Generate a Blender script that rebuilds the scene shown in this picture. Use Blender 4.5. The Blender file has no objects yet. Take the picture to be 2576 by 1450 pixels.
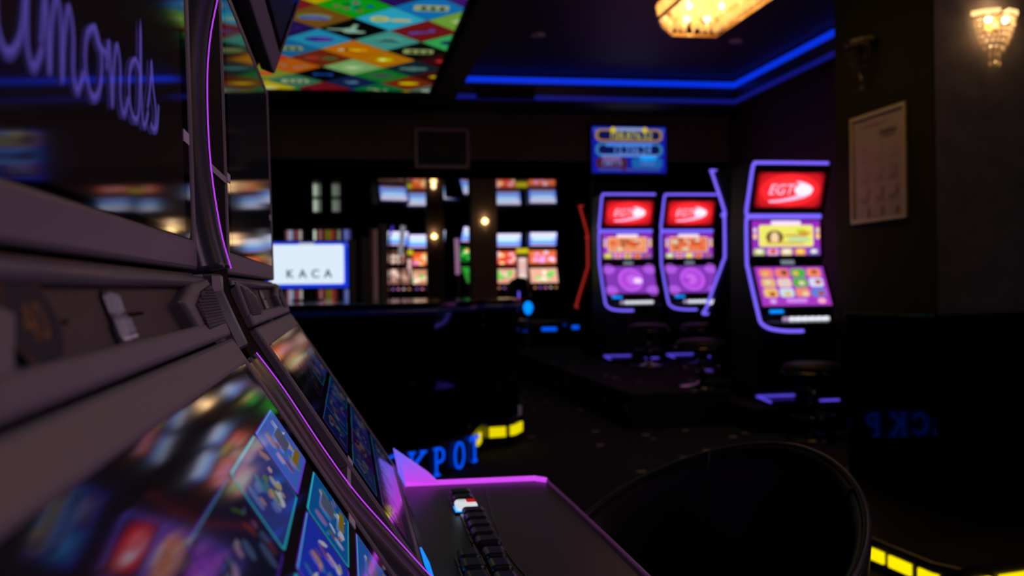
import bpy, bmesh, math, random
from mathutils import Vector, Matrix, Euler

random.seed(7)
K = 1.18                      # every plan dimension below is multiplied by this to give metres
R = math.radians
PI = math.pi
S = bpy.context.scene
COL = S.collection

# ------------------------------------------------------------------ camera, world, lights, exposure
YAW, EYE = 9.5, 1.0
cam_d = bpy.data.cameras.new('camera')
cam_d.sensor_width = 36.0
cam_d.lens = 36.0 * 2500 / 2576
cam_d.clip_start = 0.02
cam_d.clip_end = 200
cam_d.dof.use_dof = True
cam_d.dof.focus_distance = 0.84 * K
cam_d.dof.aperture_fstop = 7.1 / K
cam_d.dof.aperture_blades = 7
cam = bpy.data.objects.new('camera', cam_d)
COL.objects.link(cam)
cam.matrix_world = (Matrix.Translation((0, 0, EYE * K)) @ Matrix.Rotation(R(-YAW), 4, 'Z')
                    @ Matrix.Rotation(R(90), 4, 'X') @ Matrix.Rotation(R(-0.7), 4, 'Z'))
S.camera = cam

W = bpy.data.worlds.new('world')
S.world = W
W.use_nodes = True
W.node_tree.nodes['Background'].inputs[0].default_value = (0.35, 0.3, 0.5, 1)
W.node_tree.nodes['Background'].inputs[1].default_value = 0.004

S.view_settings.view_transform = 'Standard'
S.view_settings.look = 'None'
S.view_settings.gamma = 1.0
S.view_settings.exposure = 0.0
S.view_settings.use_curve_mapping = False
try:
    S.cycles.max_bounces = 6
    S.cycles.diffuse_bounces = 3
    S.cycles.glossy_bounces = 4
    S.cycles.transmission_bounces = 4
    S.cycles.sample_clamp_indirect = 4.0
    S.cycles.caustics_reflective = False
    S.cycles.caustics_refractive = False
except Exception:
    pass


def area_light(name, loc, target, size, energy, color):
    d = bpy.data.lights.new(name, 'AREA')
    d.size = size * K
    d.energy = energy
    d.color = color
    o = bpy.data.objects.new(name, d)
    COL.objects.link(o)
    o.location = Vector(loc) * K
    v = (Vector(target) - Vector(loc))
    o.rotation_euler = v.to_track_quat('-Z', 'Y').to_euler()
    return o


def point_light(name, loc, energy, color, radius=0.03):
    d = bpy.data.lights.new(name, 'POINT')
    d.energy = energy
    d.color = color
    d.shadow_soft_size = radius
    o = bpy.data.objects.new(name, d)
    COL.objects.link(o)
    o.location = Vector(loc) * K
    return o


# added fill lights, no fixtures: purple and warm on near machines, cool on pillar
area_light('aisle_fill', (1.1, 0.3, 2.7), (0, 0.9, 0.9), 0.7, 5.5, (0.84, 0.58, 0.84))
area_light('aisle_fill', (1.9, 1.6, 2.7), (0, 1.2, 0.8), 0.5, 2.6, (1.0, 0.80, 0.74))
area_light('aisle_fill', (2.0, -0.3, 1.5), (-.1, 0.55, 1.0), 0.8, 11.0, (0.84, 0.52, 0.80))
area_light('pillar_fill', (4.6, 2.6, 2.75), (4.4, 5.3, 1.4), 0.8, 5.0, (0.80, 0.76, 1.0))


# ------------------------------------------------------------------ colours and materials
def lin(c):
    return c / 12.92 if c <= 0.04045 else ((c + 0.055) / 1.055) ** 2.4


def rgb(h, g=1.0):
    if isinstance(h, str):
        h = h.lstrip('#')
        h = [int(h[i:i + 2], 16) / 255 for i in (0, 2, 4)]
    return tuple(lin(c) * g for c in h[:3])


MATS = {}


def mat(name, base, rough=0.5, metal=0.0, emis=None, strength=0.0, spec=0.5, noise=0.0, scale=40.0,
        bump=0.0, coat=0.0, alpha=None):
    if name in MATS:
        return MATS[name]
    m = bpy.data.materials.new(name)
    m.use_nodes = True
    nt = m.node_tree
    b = nt.nodes['Principled BSDF']
    base = rgb(base) if isinstance(base, str) else base
    b.inputs['Base Color'].default_value = (*base, 1)
    b.inputs['Roughness'].default_value = rough
    b.inputs['Metallic'].default_value = metal
    b.inputs['Specular IOR Level'].default_value = spec
    b.inputs['Coat Weight'].default_value = coat
    if emis is not None:
        e = rgb(emis) if isinstance(emis, str) else emis
        b.inputs['Emission Color'].default_value = (*e, 1)
        b.inputs['Emission Strength'].default_value = strength
    if noise > 0 or bump > 0:
        tc = nt.nodes.new('ShaderNodeTexCoord')
        nz = nt.nodes.new('ShaderNodeTexNoise')
        nz.inputs['Scale'].default_value = scale
        nz.inputs['Detail'].default_value = 4
        nt.links.new(tc.outputs['Object'], nz.inputs['Vector'])
        if noise > 0:
            mr = nt.nodes.new('ShaderNodeMix')
            mr.data_type = 'RGBA'
            mr.inputs['A'].default_value = (*[c * (1 - noise) for c in base], 1)
            mr.inputs['B'].default_value = (*[min(1, c * (1 + noise)) for c in base], 1)
            nt.links.new(nz.outputs['Fac'], mr.inputs['Factor'])
            nt.links.new(mr.outputs['Result'], b.inputs['Base Color'])
        if bump > 0:
            bp = nt.nodes.new('ShaderNodeBump')
            bp.inputs['Strength'].default_value = bump
            bp.inputs['Distance'].default_value = 0.002
            nt.links.new(nz.outputs['Fac'], bp.inputs['Height'])
            nt.links.new(bp.outputs['Normal'], b.inputs['Normal'])
    MATS[name] = m
    return m


def mat_picture(name, strength, rough=0.06, spec=0.5):
    """Screens and backlit prints: the colour attribute is what the screen shows."""
    if name in MATS:
        return MATS[name]
    m = bpy.data.materials.new(name)
    m.use_nodes = True
    nt = m.node_tree
    b = nt.nodes['Principled BSDF']
    a = nt.nodes.new('ShaderNodeAttribute')
    a.attribute_name = 'Col'
    b.inputs['Base Color'].default_value = (0.004, 0.004, 0.005, 1)
    b.inputs['Roughness'].default_value = rough
    b.inputs['Specular IOR Level'].default_value = spec
    nt.links.new(a.outputs['Color'], b.inputs['Emission Color'])
    b.inputs['Emission Strength'].default_value = strength
    MATS[name] = m
    return m


def mat_print(name, rough=0.6):
    if name in MATS:
        return MATS[name]
    m = bpy.data.materials.new(name)
    m.use_nodes = True
    nt = m.node_tree
    b = nt.nodes['Principled BSDF']
    a = nt.nodes.new('ShaderNodeAttribute')
    a.attribute_name = 'Col'
    b.inputs['Roughness'].default_value = rough
    nt.links.new(a.outputs['Color'], b.inputs['Base Color'])
    MATS[name] = m
    return m


def mat_crystal(name, tint, gloss=0.35, glow=None):
    if name in MATS:
        return MATS[name]
    m = bpy.data.materials.new(name)
    m.use_nodes = True
    nt = m.node_tree
    nt.nodes.remove(nt.nodes['Principled BSDF'])
    out = nt.nodes['Material Output']
    tr = nt.nodes.new('ShaderNodeBsdfTranslucent')
    tr.inputs['Color'].default_value = (*tint, 1)
    gl = nt.nodes.new('ShaderNodeBsdfGlossy')
    gl.inputs['Roughness'].default_value = 0.12
    gl.inputs['Color'].default_value = (1, 0.97, 0.92, 1)
    tp = nt.nodes.new('ShaderNodeBsdfTransparent')
    m1 = nt.nodes.new('ShaderNodeMixShader')
    m1.inputs[0].default_value = gloss
    m2 = nt.nodes.new('ShaderNodeMixShader')
    m2.inputs[0].default_value = 0.45
    nt.links.new(tr.outputs[0], m1.inputs[1])
    nt.links.new(gl.outputs[0], m1.inputs[2])
    nt.links.new(tp.outputs[0], m2.inputs[1])
    nt.links.new(m1.outputs[0], m2.inputs[2])
    if glow:
        em = nt.nodes.new('ShaderNodeEmission')
        em.inputs[0].default_value = (*glow, 1)
        ad = nt.nodes.new('ShaderNodeAddShader')
        nt.links.new(m2.outputs[0], ad.inputs[0])
        nt.links.new(em.outputs[0], ad.inputs[1])
        nt.links.new(ad.outputs[0], out.inputs[0])
    else:
        nt.links.new(m2.outputs[0], out.inputs[0])
    MATS[name] = m
    return m


M_BODY = mat('cabinet_black', (0.006, 0.006, 0.007), 0.35, noise=0.2)
M_CHEEK = mat('cheek_black', (0.002, 0.002, 0.0025), 0.7, spec=0.08)
M_BEZEL = mat('bezel_grey', (0.21, 0.19, 0.205), 0.42, metal=0.25, noise=0.05, scale=300, bump=0.04)
M_RAIL = mat('rail_grey', (0.042, 0.043, 0.054), 0.30, metal=0.2, noise=0.06, scale=200, bump=0.03)
M_DARKPLATE = mat('recess_dark', (0.055, 0.04, 0.042), 0.5, noise=0.1, scale=200)
M_GRILLE = mat('speaker_grille', (0.06, 0.048, 0.05), 0.5)
M_GLASS = mat('screen_glass', (0.003, 0.003, 0.004), 0.045, spec=0.55)
M_CLIP = mat('clip_silver', (0.75, 0.70, 0.76), 0.5)
M_DECK = mat('deck_charcoal', (0.035, 0.035, 0.032), 0.42, noise=0.1, scale=150)
M_BUTTON = mat('button_black', (0.02, 0.02, 0.02), 0.22)
M_CHROME = mat('chrome', (0.6, 0.6, 0.62), 0.12, metal=1.0)
M_SEAM = mat('seam_grey', (0.09, 0.09, 0.095), 0.4)
M_SEAT = mat('seat_black', (0.006, 0.006, 0.006), 0.55, spec=0.25, noise=0.1)
M_CHROME_DIM = mat('chrome_dim', (0.16, 0.16, 0.18), 0.16, metal=1.0)
M_LEATHER = mat('black_leather', (0.020, 0.018, 0.015), 0.33, bump=0.25, scale=260, noise=0.1)
M_PIPING = mat('leather_piping', (0.03, 0.027, 0.024), 0.4)
M_LED_VIOLET = mat('led_violet', (0.1, 0.1, 0.2), 0.4, emis=(0.185, 0.120, 1.0), strength=1.15)
M_LED_RED = mat('led_red', (0.1, 0.02, 0.02), 0.4, emis=(0.42, 0.02, 0.015), strength=0.8)
M_LED_PURPLE = mat('led_purple', (0.1, 0.02, 0.1), 0.4, emis=(0.42, 0.04, 0.75), strength=1.05)
M_LED_DECK = mat('led_magenta', (0.1, 0.02, 0.1), 0.4, emis=(0.62, 0.06, 0.85), strength=1.1)
M_LED_BLUE = mat('led_blue', (0.02, 0.05, 0.1), 0.4, emis=(0.0, 0.17, 1.0), strength=1.5)
M_COVE = mat('cove_blue', (0.02, 0.04, 0.1), 0.4, emis=(0.001, 0.030, 0.74), strength=1.0)
M_FASCIA_GLOW = mat('fascia_blue_glow', (0.02, 0.03, 0.1), 0.4, emis=(0.004, 0.006, 0.15), strength=1.0)
M_LETTER = mat('letter_blue', (0.02, 0.05, 0.1), 0.4, emis=(0.0, 0.085, 1.0), strength=1.05)
M_YELLOW = mat('panel_yellow', (0.2, 0.2, 0.02), 0.4, emis=(0.80, 0.67, 0.0), strength=1.0)
M_YELLOW2 = mat('panel_yellow_bright', (0.2, 0.2, 0.02), 0.4, emis=(1.1, 0.86, 0.0), strength=1.0)
PIC = mat_picture('display', 1.0)
PIC_LB = mat_picture('backlit_ceiling_print', 1.0, rough=0.5, spec=0.2)
PRINT = mat_print('print_paper')


# ------------------------------------------------------------------ mesh helpers
class MB:
    def __init__(self):
        self.bm = bmesh.new()

    def verts(self, pts):
        return [self.bm.verts.new(p) for p in pts]

    def face(self, vs):
        try:
            return self.bm.faces.new(vs)
        except ValueError:
            return None

    def box(self, x0, x1, y0, y1, z0, z1):
        v = self.verts([(x, y, z) for z in (z0, z1) for y in (y0, y1) for x in (x0, x1)])
        for q in ((0, 1, 3, 2), (4, 6, 7, 5), (0, 4, 5, 1), (2, 3, 7, 6), (0, 2, 6, 4), (1, 5, 7, 3)):
            self.face([v[i] for i in q])
        return self

    def prism(self, pts_a, pts_b):
        a = self.verts(pts_a)
        b = self.verts(pts_b)
        n = len(a)
        self.face(a)
        self.face(b[::-1])
        for i in range(n):
            j = (i + 1) % n
            self.face([a[j], a[i], b[i], b[j]])
        return self

    def ring(self, oa, ia, ob, ib):
        """frame between outer and inner outlines, a = back, b = front"""
        A, I, B, J = self.verts(oa), self.verts(ia), self.verts(ob), self.verts(ib)
        n = len(A)
        for i in range(n):
            j = (i + 1) % n
            self.face([A[i], A[j], I[j], I[i]])
            self.face([B[i], J[i], J[j], B[j]])
            self.face([A[i], B[i], B[j], A[j]])
            self.face([I[i], I[j], J[j], J[i]])
        return self

    def tube(self, pts, r, n=8, closed=False, taper=None):
        pts = [Vector(p) for p in pts]
        m = len(pts)
        rings = []
        up0 = None
        for i, p in enumerate(pts):
            if closed:
                t = pts[(i + 1) % m] - pts[i - 1]
            else:
                t = pts[min(i + 1, m - 1)] - pts[max(i - 1, 0)]
            t.normalize()
            if up0 is None:
                ref = Vector((0, 0, 1)) if abs(t.z) < 0.9 else Vector((1, 0, 0))
                up0 = t.cross(ref).normalized()
            up = (up0 - t * up0.dot(t))
            if up.length < 1e-5:
                up = t.orthogonal()
            up.normalize()
            up0 = up
            sd = t.cross(up)
            rr = r if taper is None else r * taper(i / max(1, m - 1))
            rings.append([self.bm.verts.new(p + (up * math.cos(2 * PI * k / n) + sd * math.sin(2 * PI * k / n)) * rr)
                          for k in range(n)])
        for i in range(m if closed else m - 1):
            a, b = rings[i], rings[(i + 1) % m]
            for k in range(n):
                l = (k + 1) % n
                self.face([a[k], a[l], b[l], b[k]])
        if not closed:
            self.face(rings[0][::-1])
            self.face(rings[-1])
        return self

    def lathe(self, prof, c=(0, 0), n=28, sx=1, sy=1):
        rings = []
        for (r, z) in prof:
            if r < 1e-6:
                rings.append([self.bm.verts.new((c[0], c[1], z))])
            else:
                rings.append([self.bm.verts.new((c[0] + r * sx * math.cos(2 * PI * k / n), c[1] + r * sy * math.sin(2 * PI * k / n), z))
                              for k in range(n)])
        for a, b in zip(rings, rings[1:]):
            for k in range(n):
                l = (k + 1) % n
                if len(a) == 1 and len(b) == 1:
                    continue
                if len(a) == 1:
                    self.face([a[0], b[k], b[l]])
                elif len(b) == 1:
                    self.face([a[k], a[l], b[0]])
                else:
                    self.face([a[k], a[l], b[l], b[k]])
        return self

    def gem(self, p, w, h):
        x, y, z = p
        mid = [(x + w * math.cos(k * PI / 2), y + w * math.sin(k * PI / 2), z + h * 0.15) for k in range(4)]
        m = self.verts(mid)
        t, b = self.verts([(x, y, z + h / 2), (x, y, z - h / 2)])
        for k in range(4):
            self.face([m[k], m[(k + 1) % 4], t])
            self.face([m[(k + 1) % 4], m[k], b])
        return self

    def build(self, name, material, parent=None, bevel=0.0, smooth=False, seg=2):
        bm = self.bm
        for v in bm.verts:
            v.co *= K
        bmesh.ops.recalc_face_normals(bm, faces=bm.faces[:])
        me = bpy.data.meshes.new(name)
        bm.to_mesh(me)
        bm.free()
        me.materials.append(material)
        if smooth:
            me.shade_smooth()
        o = bpy.data.objects.new(name, me)
        COL.objects.link(o)
        o.parent = parent
        if bevel > 0:
            md = o.modifiers.new('bevel', 'BEVEL')
            md.width = bevel * K
            md.segments = seg
            md.limit_method = 'ANGLE'
            md.angle_limit = R(35)
        return o


def tag(o, label=None, cat=None, group=None, kind=None):
    if label:
        o['label'] = label
    if cat:
        o['category'] = cat
    if group:
        o['group'] = group
    if kind:
        o['kind'] = kind
    return o


def thing(name, loc, rz=0.0, label=None, cat=None, group=None):
    o = bpy.data.objects.new(name, None)
    o.empty_display_size = 0.1
    COL.objects.link(o)
    o.location = Vector(loc) * K
    o.rotation_euler = (0, 0, rz)
    return tag(o, label, cat, group)


def copy_tree(o, parent=None):
    c = o.copy()
    COL.objects.link(c)
    c.parent = parent
    for ch in list(o.children):
        copy_tree(ch, c)
    return c


def c2r(px, zc):
    """plan point seen at picture column px, zc ahead of the lens"""
    xc = (px - 1288) / 2500 * zc
    a = R(YAW)
    return (xc * math.cos(a) + zc * math.sin(a), -xc * math.sin(a) + zc * math.cos(a))


# ------------------------------------------------------------------ flat artwork (screens, prints)
_glyph = {}


def glyphs(txt):
    if txt not in _glyph:
        cu = bpy.data.curves.new('t', 'FONT')
        cu.body = txt
        cu.size = 1.0
        cu.align_x = 'CENTER'
        cu.resolution_u = 3
        ob = bpy.data.objects.new('t', cu)
        COL.objects.link(ob)
        dg = bpy.context.evaluated_depsgraph_get()
        me = ob.evaluated_get(dg).to_mesh()
        _glyph[txt] = ([tuple(v.co[:2]) for v in me.vertices], [tuple(p.vertices) for p in me.polygons])
        ob.evaluated_get(dg).to_mesh_clear()
        bpy.data.objects.remove(ob)
        bpy.data.curves.remove(cu)
    return _glyph[txt]


class Pic:
    """w x h artwork, x right, y up, centred; every shape lies a hair above the one before"""

    def __init__(self, w, h, bg=None, gain=1.0):
        self.w, self.h, self.g = w, h, gain
        self.items = []
        self.lay = 0
        if bg:
            self.rect(0, 0, w, h, bg)

    def poly(self, pts, c, g=1.0, faces=None):
        self.items.append((list(pts), faces or [tuple(range(len(pts)))], rgb(c, g * self.g), self.lay))
        self.lay += 1
        return self

    def rect(self, x, y, w, h, c, g=1.0):
        return self.poly([(x - w / 2, y - h / 2), (x + w / 2, y - h / 2), (x + w / 2, y + h / 2), (x - w / 2, y + h / 2)], c, g)

    def rrect(self, x, y, w, h, r, c, g=1.0):
        pts = []
        for (cx, cy, a0) in ((x + w / 2 - r, y - h / 2 + r, -90), (x + w / 2 - r, y + h / 2 - r, 0),
                             (x - w / 2 + r, y + h / 2 - r, 90), (x - w / 2 + r, y - h / 2 + r, 180)):
            for k in range(5):
                a = R(a0 + k * 22.5)
                pts.append((cx + r * math.cos(a), cy + r * math.sin(a)))
        return self.poly(pts, c, g)

    def ell(self, x, y, rx, ry, c, g=1.0, n=20):
        return self.poly([(x + rx * math.cos(2 * PI * k / n), y + ry * math.sin(2 * PI * k / n)) for k in range(n)], c, g)

    def text(self, txt, x, y, size, c, g=1.0, shear=0.0, sx=1.0):
        v, f = glyphs(txt)
        return self.poly([(x + (a * sx + b * shear) * size, y + b * size) for a, b in v], c, g, faces=f)

    def stroke(self, pts, wd, c, g=1.0):
        L, Rr = [], []
        n = len(pts)
        for i in range(n):
            a = pts[max(0, i - 1)]
            b = pts[min(n - 1, i + 1)]
            tx, ty = b[0] - a[0], b[1] - a[1]
            l = math.hypot(tx, ty) or 1
            w_ = wd(i / (n - 1)) if callable(wd) else wd
            L.append((pts[i][0] - ty / l * w_ / 2, pts[i][1] + tx / l * w_ / 2))
            Rr.append((pts[i][0] + ty / l * w_ / 2, pts[i][1] - tx / l * w_ / 2))
        return self.poly(L + Rr, c, g, faces=[(i, i + 1, n + i + 1, n + i) for i in range(n - 1)])

    def grad(self, x, y, w, h, c0, c1, n=6, g=1.0):
        """bands from c0 (top) to c1 (bottom)"""
        a, b = [[int(c[i:i + 2], 16) / 255 for i in (1, 3, 5)] for c in (c0, c1)]
        for k in range(n):
            t = (k + 0.5) / n
            self.rect(x, y + h / 2 - (k + 0.5) * h / n, w, h / n, [a[i] * (1 - t) + b[i] * t for i in range(3)], g)
        return self

    def mesh(self, name, to3, eps=0.00012):
        """to3(x, y, height) -> 3D plan point"""
        vs, fs, cols = [], [], []
        for pts, faces, c, lay in self.items:
            o = len(vs)
            vs += [Vector(to3(px, py, lay * eps)) * K for px, py in pts]
            for f in faces:
                fs.append([o + i for i in f])
                cols.append((c, len(f)))
        me = bpy.data.meshes.new(name)
        me.from_pydata(vs, [], fs)
        ca = me.color_attributes.new('Col', 'FLOAT_COLOR', 'CORNER')
        data = []
        for p, (c, n) in zip(me.polygons, cols):
            data += [*c, 1.0] * n
        ca.data.foreach_set('color', data)
        me.update()
        return me

    def put(self, name, to3, parent=None, material=None, eps=0.00012):
        me = self.mesh(name, to3, eps)
        me.materials.append(material or PIC)
        o = bpy.data.objects.new(name, me)
        COL.objects.link(o)
        o.parent = parent
        return o


# ================================================================== THE ROOM
def struct(name, mb, m, parent=None, **kw):
    o = mb.build(name, m, parent, **kw)
    if parent is None:
        o['kind'] = 'structure'
    return o


# carpet: near-black navy with scattered pale dashes
def mat_carpet():
    m = bpy.data.materials.new('carpet')
    m.use_nodes = True
    nt = m.node_tree
    b = nt.nodes['Principled BSDF']
    tc = nt.nodes.new('ShaderNodeTexCoord')
    mp = nt.nodes.new('ShaderNodeMapping')
    mp.inputs['Rotation'].default_value = (0, 0, R(35))
    mp.inputs['Scale'].default_value = (3.4, 5.6, 3.4)
    vo = nt.nodes.new('ShaderNodeTexVoronoi')
    vo.inputs['Scale'].default_value = 1.0
    vo.inputs['Randomness'].default_value = 0.75
    cr = nt.nodes.new('ShaderNodeValToRGB')
    cr.color_ramp.elements[0].position = 0.10
    cr.color_ramp.elements[0].color = (0.42, 0.40, 0.55, 1)
    cr.color_ramp.elements[1].position = 0.13
    cr.color_ramp.elements[1].color = (0.015, 0.015, 0.034, 1)
    nz = nt.nodes.new('ShaderNodeTexNoise')
    nz.inputs['Scale'].default_value = 220
    bp = nt.nodes.new('ShaderNodeBump')
    bp.inputs['Strength'].default_value = 0.4
    nt.links.new(tc.outputs['Object'], mp.inputs[0])
    nt.links.new(mp.outputs[0], vo.inputs['Vector'])
    nt.links.new(vo.outputs['Distance'], cr.inputs[0])
    nt.links.new(cr.outputs[0], b.inputs['Base Color'])
    nt.links.new(tc.outputs['Object'], nz.inputs['Vector'])
    nt.links.new(nz.outputs['Fac'], bp.inputs['Height'])
    nt.links.new(bp.outputs[0], b.inputs['Normal'])
    b.inputs['Roughness'].default_value = 0.95
    b.inputs['Specular IOR Level'].default_value = 0.1
    return m


M_CARPET = mat_carpet()
M_CEIL = mat('ceiling_black', (0.010, 0.010, 0.012), 0.6, noise=0.2, scale=6)
M_TRAY = mat('tray_ceiling', (0.009, 0.009, 0.010), 0.55, noise=0.2, scale=6)
M_SOFFIT = mat('gloss_soffit', (0.004, 0.004, 0.004), 0.035, spec=0.6)
M_WALLB = mat('wall_brown', (0.12, 0.085, 0.06), 0.7, noise=0.35, scale=3)
M_WALLR = mat('wall_maroon', (0.055, 0.008, 0.012), 0.6, noise=0.3, scale=4)
M_WALLG = mat('wall_grey_plaster', (0.17, 0.135, 0.125), 0.75, noise=0.5, scale=7, bump=0.3)
M_PLATFORM = mat('platform_black', (0.01, 0.01, 0.013), 0.5)

ZC = 2.8
struct('floor', MB().box(-5, 7, -3, 18.2, -0.1, 0), M_CARPET)
# main ceiling in one object around the tray (1.04..3.86 x 2.5..9.42) and the picture panel (-1.3..0.8 x 4.6..9.22)
mb = MB()
for (x0, x1, y0, y1) in ((-5, 7, -3, 2.5), (-5, -1.3, 2.5, 9.42), (-1.3, 0.8, 2.5, 4.6), (-1.3, 0.8, 9.22, 9.42), (0.8, 1.04, 2.5, 9.42),
                         (3.86, 7, 2.5, 9.42), (-5, 7, 9.42, 10.0)):
    mb.box(x0, x1, y0, y1, ZC, ZC + 0.5)
struct('ceiling', mb, M_CEIL)
mb = MB().box(1.04, 3.86, 2.5, 9.42, ZC + 0.25, ZC + 0.35)
struct('ceiling_tray', mb, M_TRAY)
struct('ceiling_soffit', MB().box(-5, 7, 10.0, 18.2, 2.12, 2.3), M_SOFFIT)
struct('wall_back', MB().box(-5, 7, 10.0, 10.12, 2.12, 3.3), M_WALLB)
struct('wall_far', MB().box(-5, 7, 18.0, 18.2, 0, 2.12), M_WALLR)
struct('wall_rear', MB().box(2.69, 7, 10.62, 10.72, 0.25, 2.12), mat('wall_rear_dark', (0.04, 0.018, 0.02), 0.6, noise=0.3, scale=3))
struct('wall_left', MB().box(-5.1, -5, -3, 18.2, 0, 3.3), M_WALLR)
struct('wall_right', MB().box(4.02, 4.12, 6.5, 10.0, 0, ZC), M_WALLR)
struct('wall_front', MB().box(-5, 7, -3.1, -3, 0, 3.3), M_WALLB)
struct('wall_side', MB().box(7, 7.1, -3, 18.2, 0, 3.3), M_WALLB)
struct('wall_pillar_shade', MB().box(3.392, 3.4, 5.302, 6.48, 0, ZC + .25), mat('pillar_shade_olive', (.010, .0115, .006), .9, spec=.12, noise=.3, scale=5))  # thin panel that puts the side face's shade into a darker colour
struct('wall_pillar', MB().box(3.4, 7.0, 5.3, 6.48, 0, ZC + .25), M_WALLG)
# slim piers standing under the back wall
p = c2r(1213, 10.35)
struct('wall_pier', MB().box(p[0] - 0.13, p[0] + 0.13, 10.02, 10.3, 0, 2.12), M_WALLB)
p = c2r(1098, 13.9)
struct('wall_pier', MB().box(p[0] - 0.12, p[0] + 0.12, 13.9, 14.1, 0, 2.12), M_WALLB)
# platforms under the far machines
struct('floor_step', MB().box(1.95, 4.0, 7.34, 12.2, 0.0, 0.25).box(1.95, 2.68, 6.7, 7.34, 0.0, 0.25), M_CARPET)
struct('floor_step', MB().box(2.69, 3.39, 6.3, 7.33, 0.0, 0.17), M_CARPET)
struct('floor_step', MB().box(-2.2, 3.5, 14.6, 17.9, 0.0, 0.5), M_PLATFORM, bevel=0.005)
struct('trim_beam', MB().box(0.82, 1.03, 2.5, 9.4, ZC - 0.03, ZC), M_CEIL)
struct('trim_panel', MB().box(-1.3, 0.82, 9.23, 9.33, ZC - 0.03, ZC), M_CEIL)

# blue light coves of the tray
cove = thing('cove_light', (0, 0, 0), 0, 'long blue strip light glowing around the recessed black ceiling tray', 'light')
MB().box(1.05, 3.85, 9.40, 9.415, ZC + 0.17, ZC + 0.225).build('light_strip', M_COVE, cove)
MB().box(3.84, 3.855, 2.6, 9.40, ZC + 0.17, ZC + 0.225).build('light_strip', M_COVE, cove)
MB().box(1.05, 3.85, 9.405, 9.415, ZC + 0.01, ZC + 0.055).build('light_strip', M_FASCIA_GLOW, cove)  # glow band added for blue light caught along the fascia's lower edge
MB().box(3.845, 3.855, 2.6, 9.40, ZC + 0.01, ZC + 0.055).build('light_strip', M_FASCIA_GLOW, cove)
MB().box(1.05, 3.85, 9.412, 9.419, ZC + 0.055, ZC + 0.17).build('fascia', mat('fascia_navy', (0.05, 0.05, 0.11), 0.35), cove)
MB().box(3.852, 3.859, 2.6, 9.40, ZC + 0.055, ZC + 0.17).build('fascia', MATS['fascia_navy'], cove)
t = thing('air_vent', (1.53, 9.35, ZC + 0.07), 0, 'black rectangular air vent below the blue ceiling strip', 'vent')
MB().box(-0.28, 0.28, 0, 0.045, -0.06, 0.06).build('casing', M_CHEEK, t, bevel=0.004)
for k in range(5):
    MB().box(-0.26, 0.26, -0.012, 0.002, -0.048 + k * 0.022, -0.040 + k * 0.022).build('slat', M_BODY, t)

# recessed downlights, switched off
spots = [(2.381, 7.2, 'nearest to the crystal ceiling light'), (1.557, 7.9, 'leftmost, above the wall television'),
         (3.25, 7.9, 'far right, beside the blue corner')]
for (x, y, d) in spots:
    t = thing('downlight', (x, y, ZC + 0.25), 0, 'round unlit recessed ceiling spot, ' + d, 'downlight', 'unlit ceiling spots')
    MB().lathe([(0.0, -0.004), (0.035, -0.006), (0.04, -0.012), (0.058, -0.010), (0.06, 0.0)], n=24).build('trim_ring', mat('spot_trim', (0.9, 0.8, 0.85), 0.5), t, smooth=True)
    MB().lathe([(0.0, -0.007), (0.034, -0.008)], n=20).build('lamp_glass', mat('spot_glass', (0.8, 0.7, 0.8), 0.4), t)


# ------------------------------------------------------------------ backlit ceiling picture panel
def clip_poly(pts, x0, x1, y0, y1):
    def cl(ps, inside, inter):
        out = []
        for i in range(len(ps)):
            a, b = ps[i - 1], ps[i]
            ia, ib = inside(a), inside(b)
            if ib:
                if not ia:
                    out.append(inter(a, b))
                out.append(b)
            elif ia:
                out.append(inter(a, b))
        return out

    def ix(x):
        return lambda a, b: (x, a[1] + (b[1] - a[1]) * (x - a[0]) / (b[0] - a[0]))

    def iy(y):
        return lambda a, b: (a[0] + (b[0] - a[0]) * (y - a[1]) / (b[1] - a[1]), y)
    for ins, inter in ((lambda p: p[0] >= x0, ix(x0)), (lambda p: p[0] <= x1, ix(x1)),
                       (lambda p: p[1] >= y0, iy(y0)), (lambda p: p[1] <= y1, iy(y1))):
        if len(pts) < 3:
            return []
        pts = cl(pts, ins, inter)
    return pts


PX0, PX1, PY0, PY1 = -1.3, 0.80, 4.62, 9.21
lb = thing('ceiling_lightbox', (0, 0, ZC), 0, 'large backlit ceiling picture of colourful slot symbol diamonds', 'light box')
MB().box(PX0, PX1, PY0, PY1, 0.03, 0.06).build('backing', M_CHEEK, lb)
mb = MB()
mb.ring([(PX0 - 0.0, PY0, 0), (PX1, PY0, 0), (PX1, PY1, 0), (PX0, PY1, 0)],
        [(PX0 + 0.02, PY0 + 0.02, 0), (PX1 - 0.02, PY0 + 0.02, 0), (PX1 - 0.02, PY1 - 0.02, 0), (PX0 + 0.02, PY1 - 0.02, 0)],
        [(PX0, PY0, -0.02), (PX1, PY0, -0.02), (PX1, PY1, -0.02), (PX0, PY1, -0.02)],
        [(PX0 + 0.02, PY0 + 0.02, -0.02), (PX1 - 0.02, PY0 + 0.02, -0.02), (PX1 - 0.02, PY1 - 0.02, -0.02), (PX0 + 0.02, PY1 - 0.02, -0.02)])
mb.build('frame', M_CHEEK, lb)
CXT, CYT, DX, DY = 0.325, 6.745, 0.246, 0.298
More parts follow.
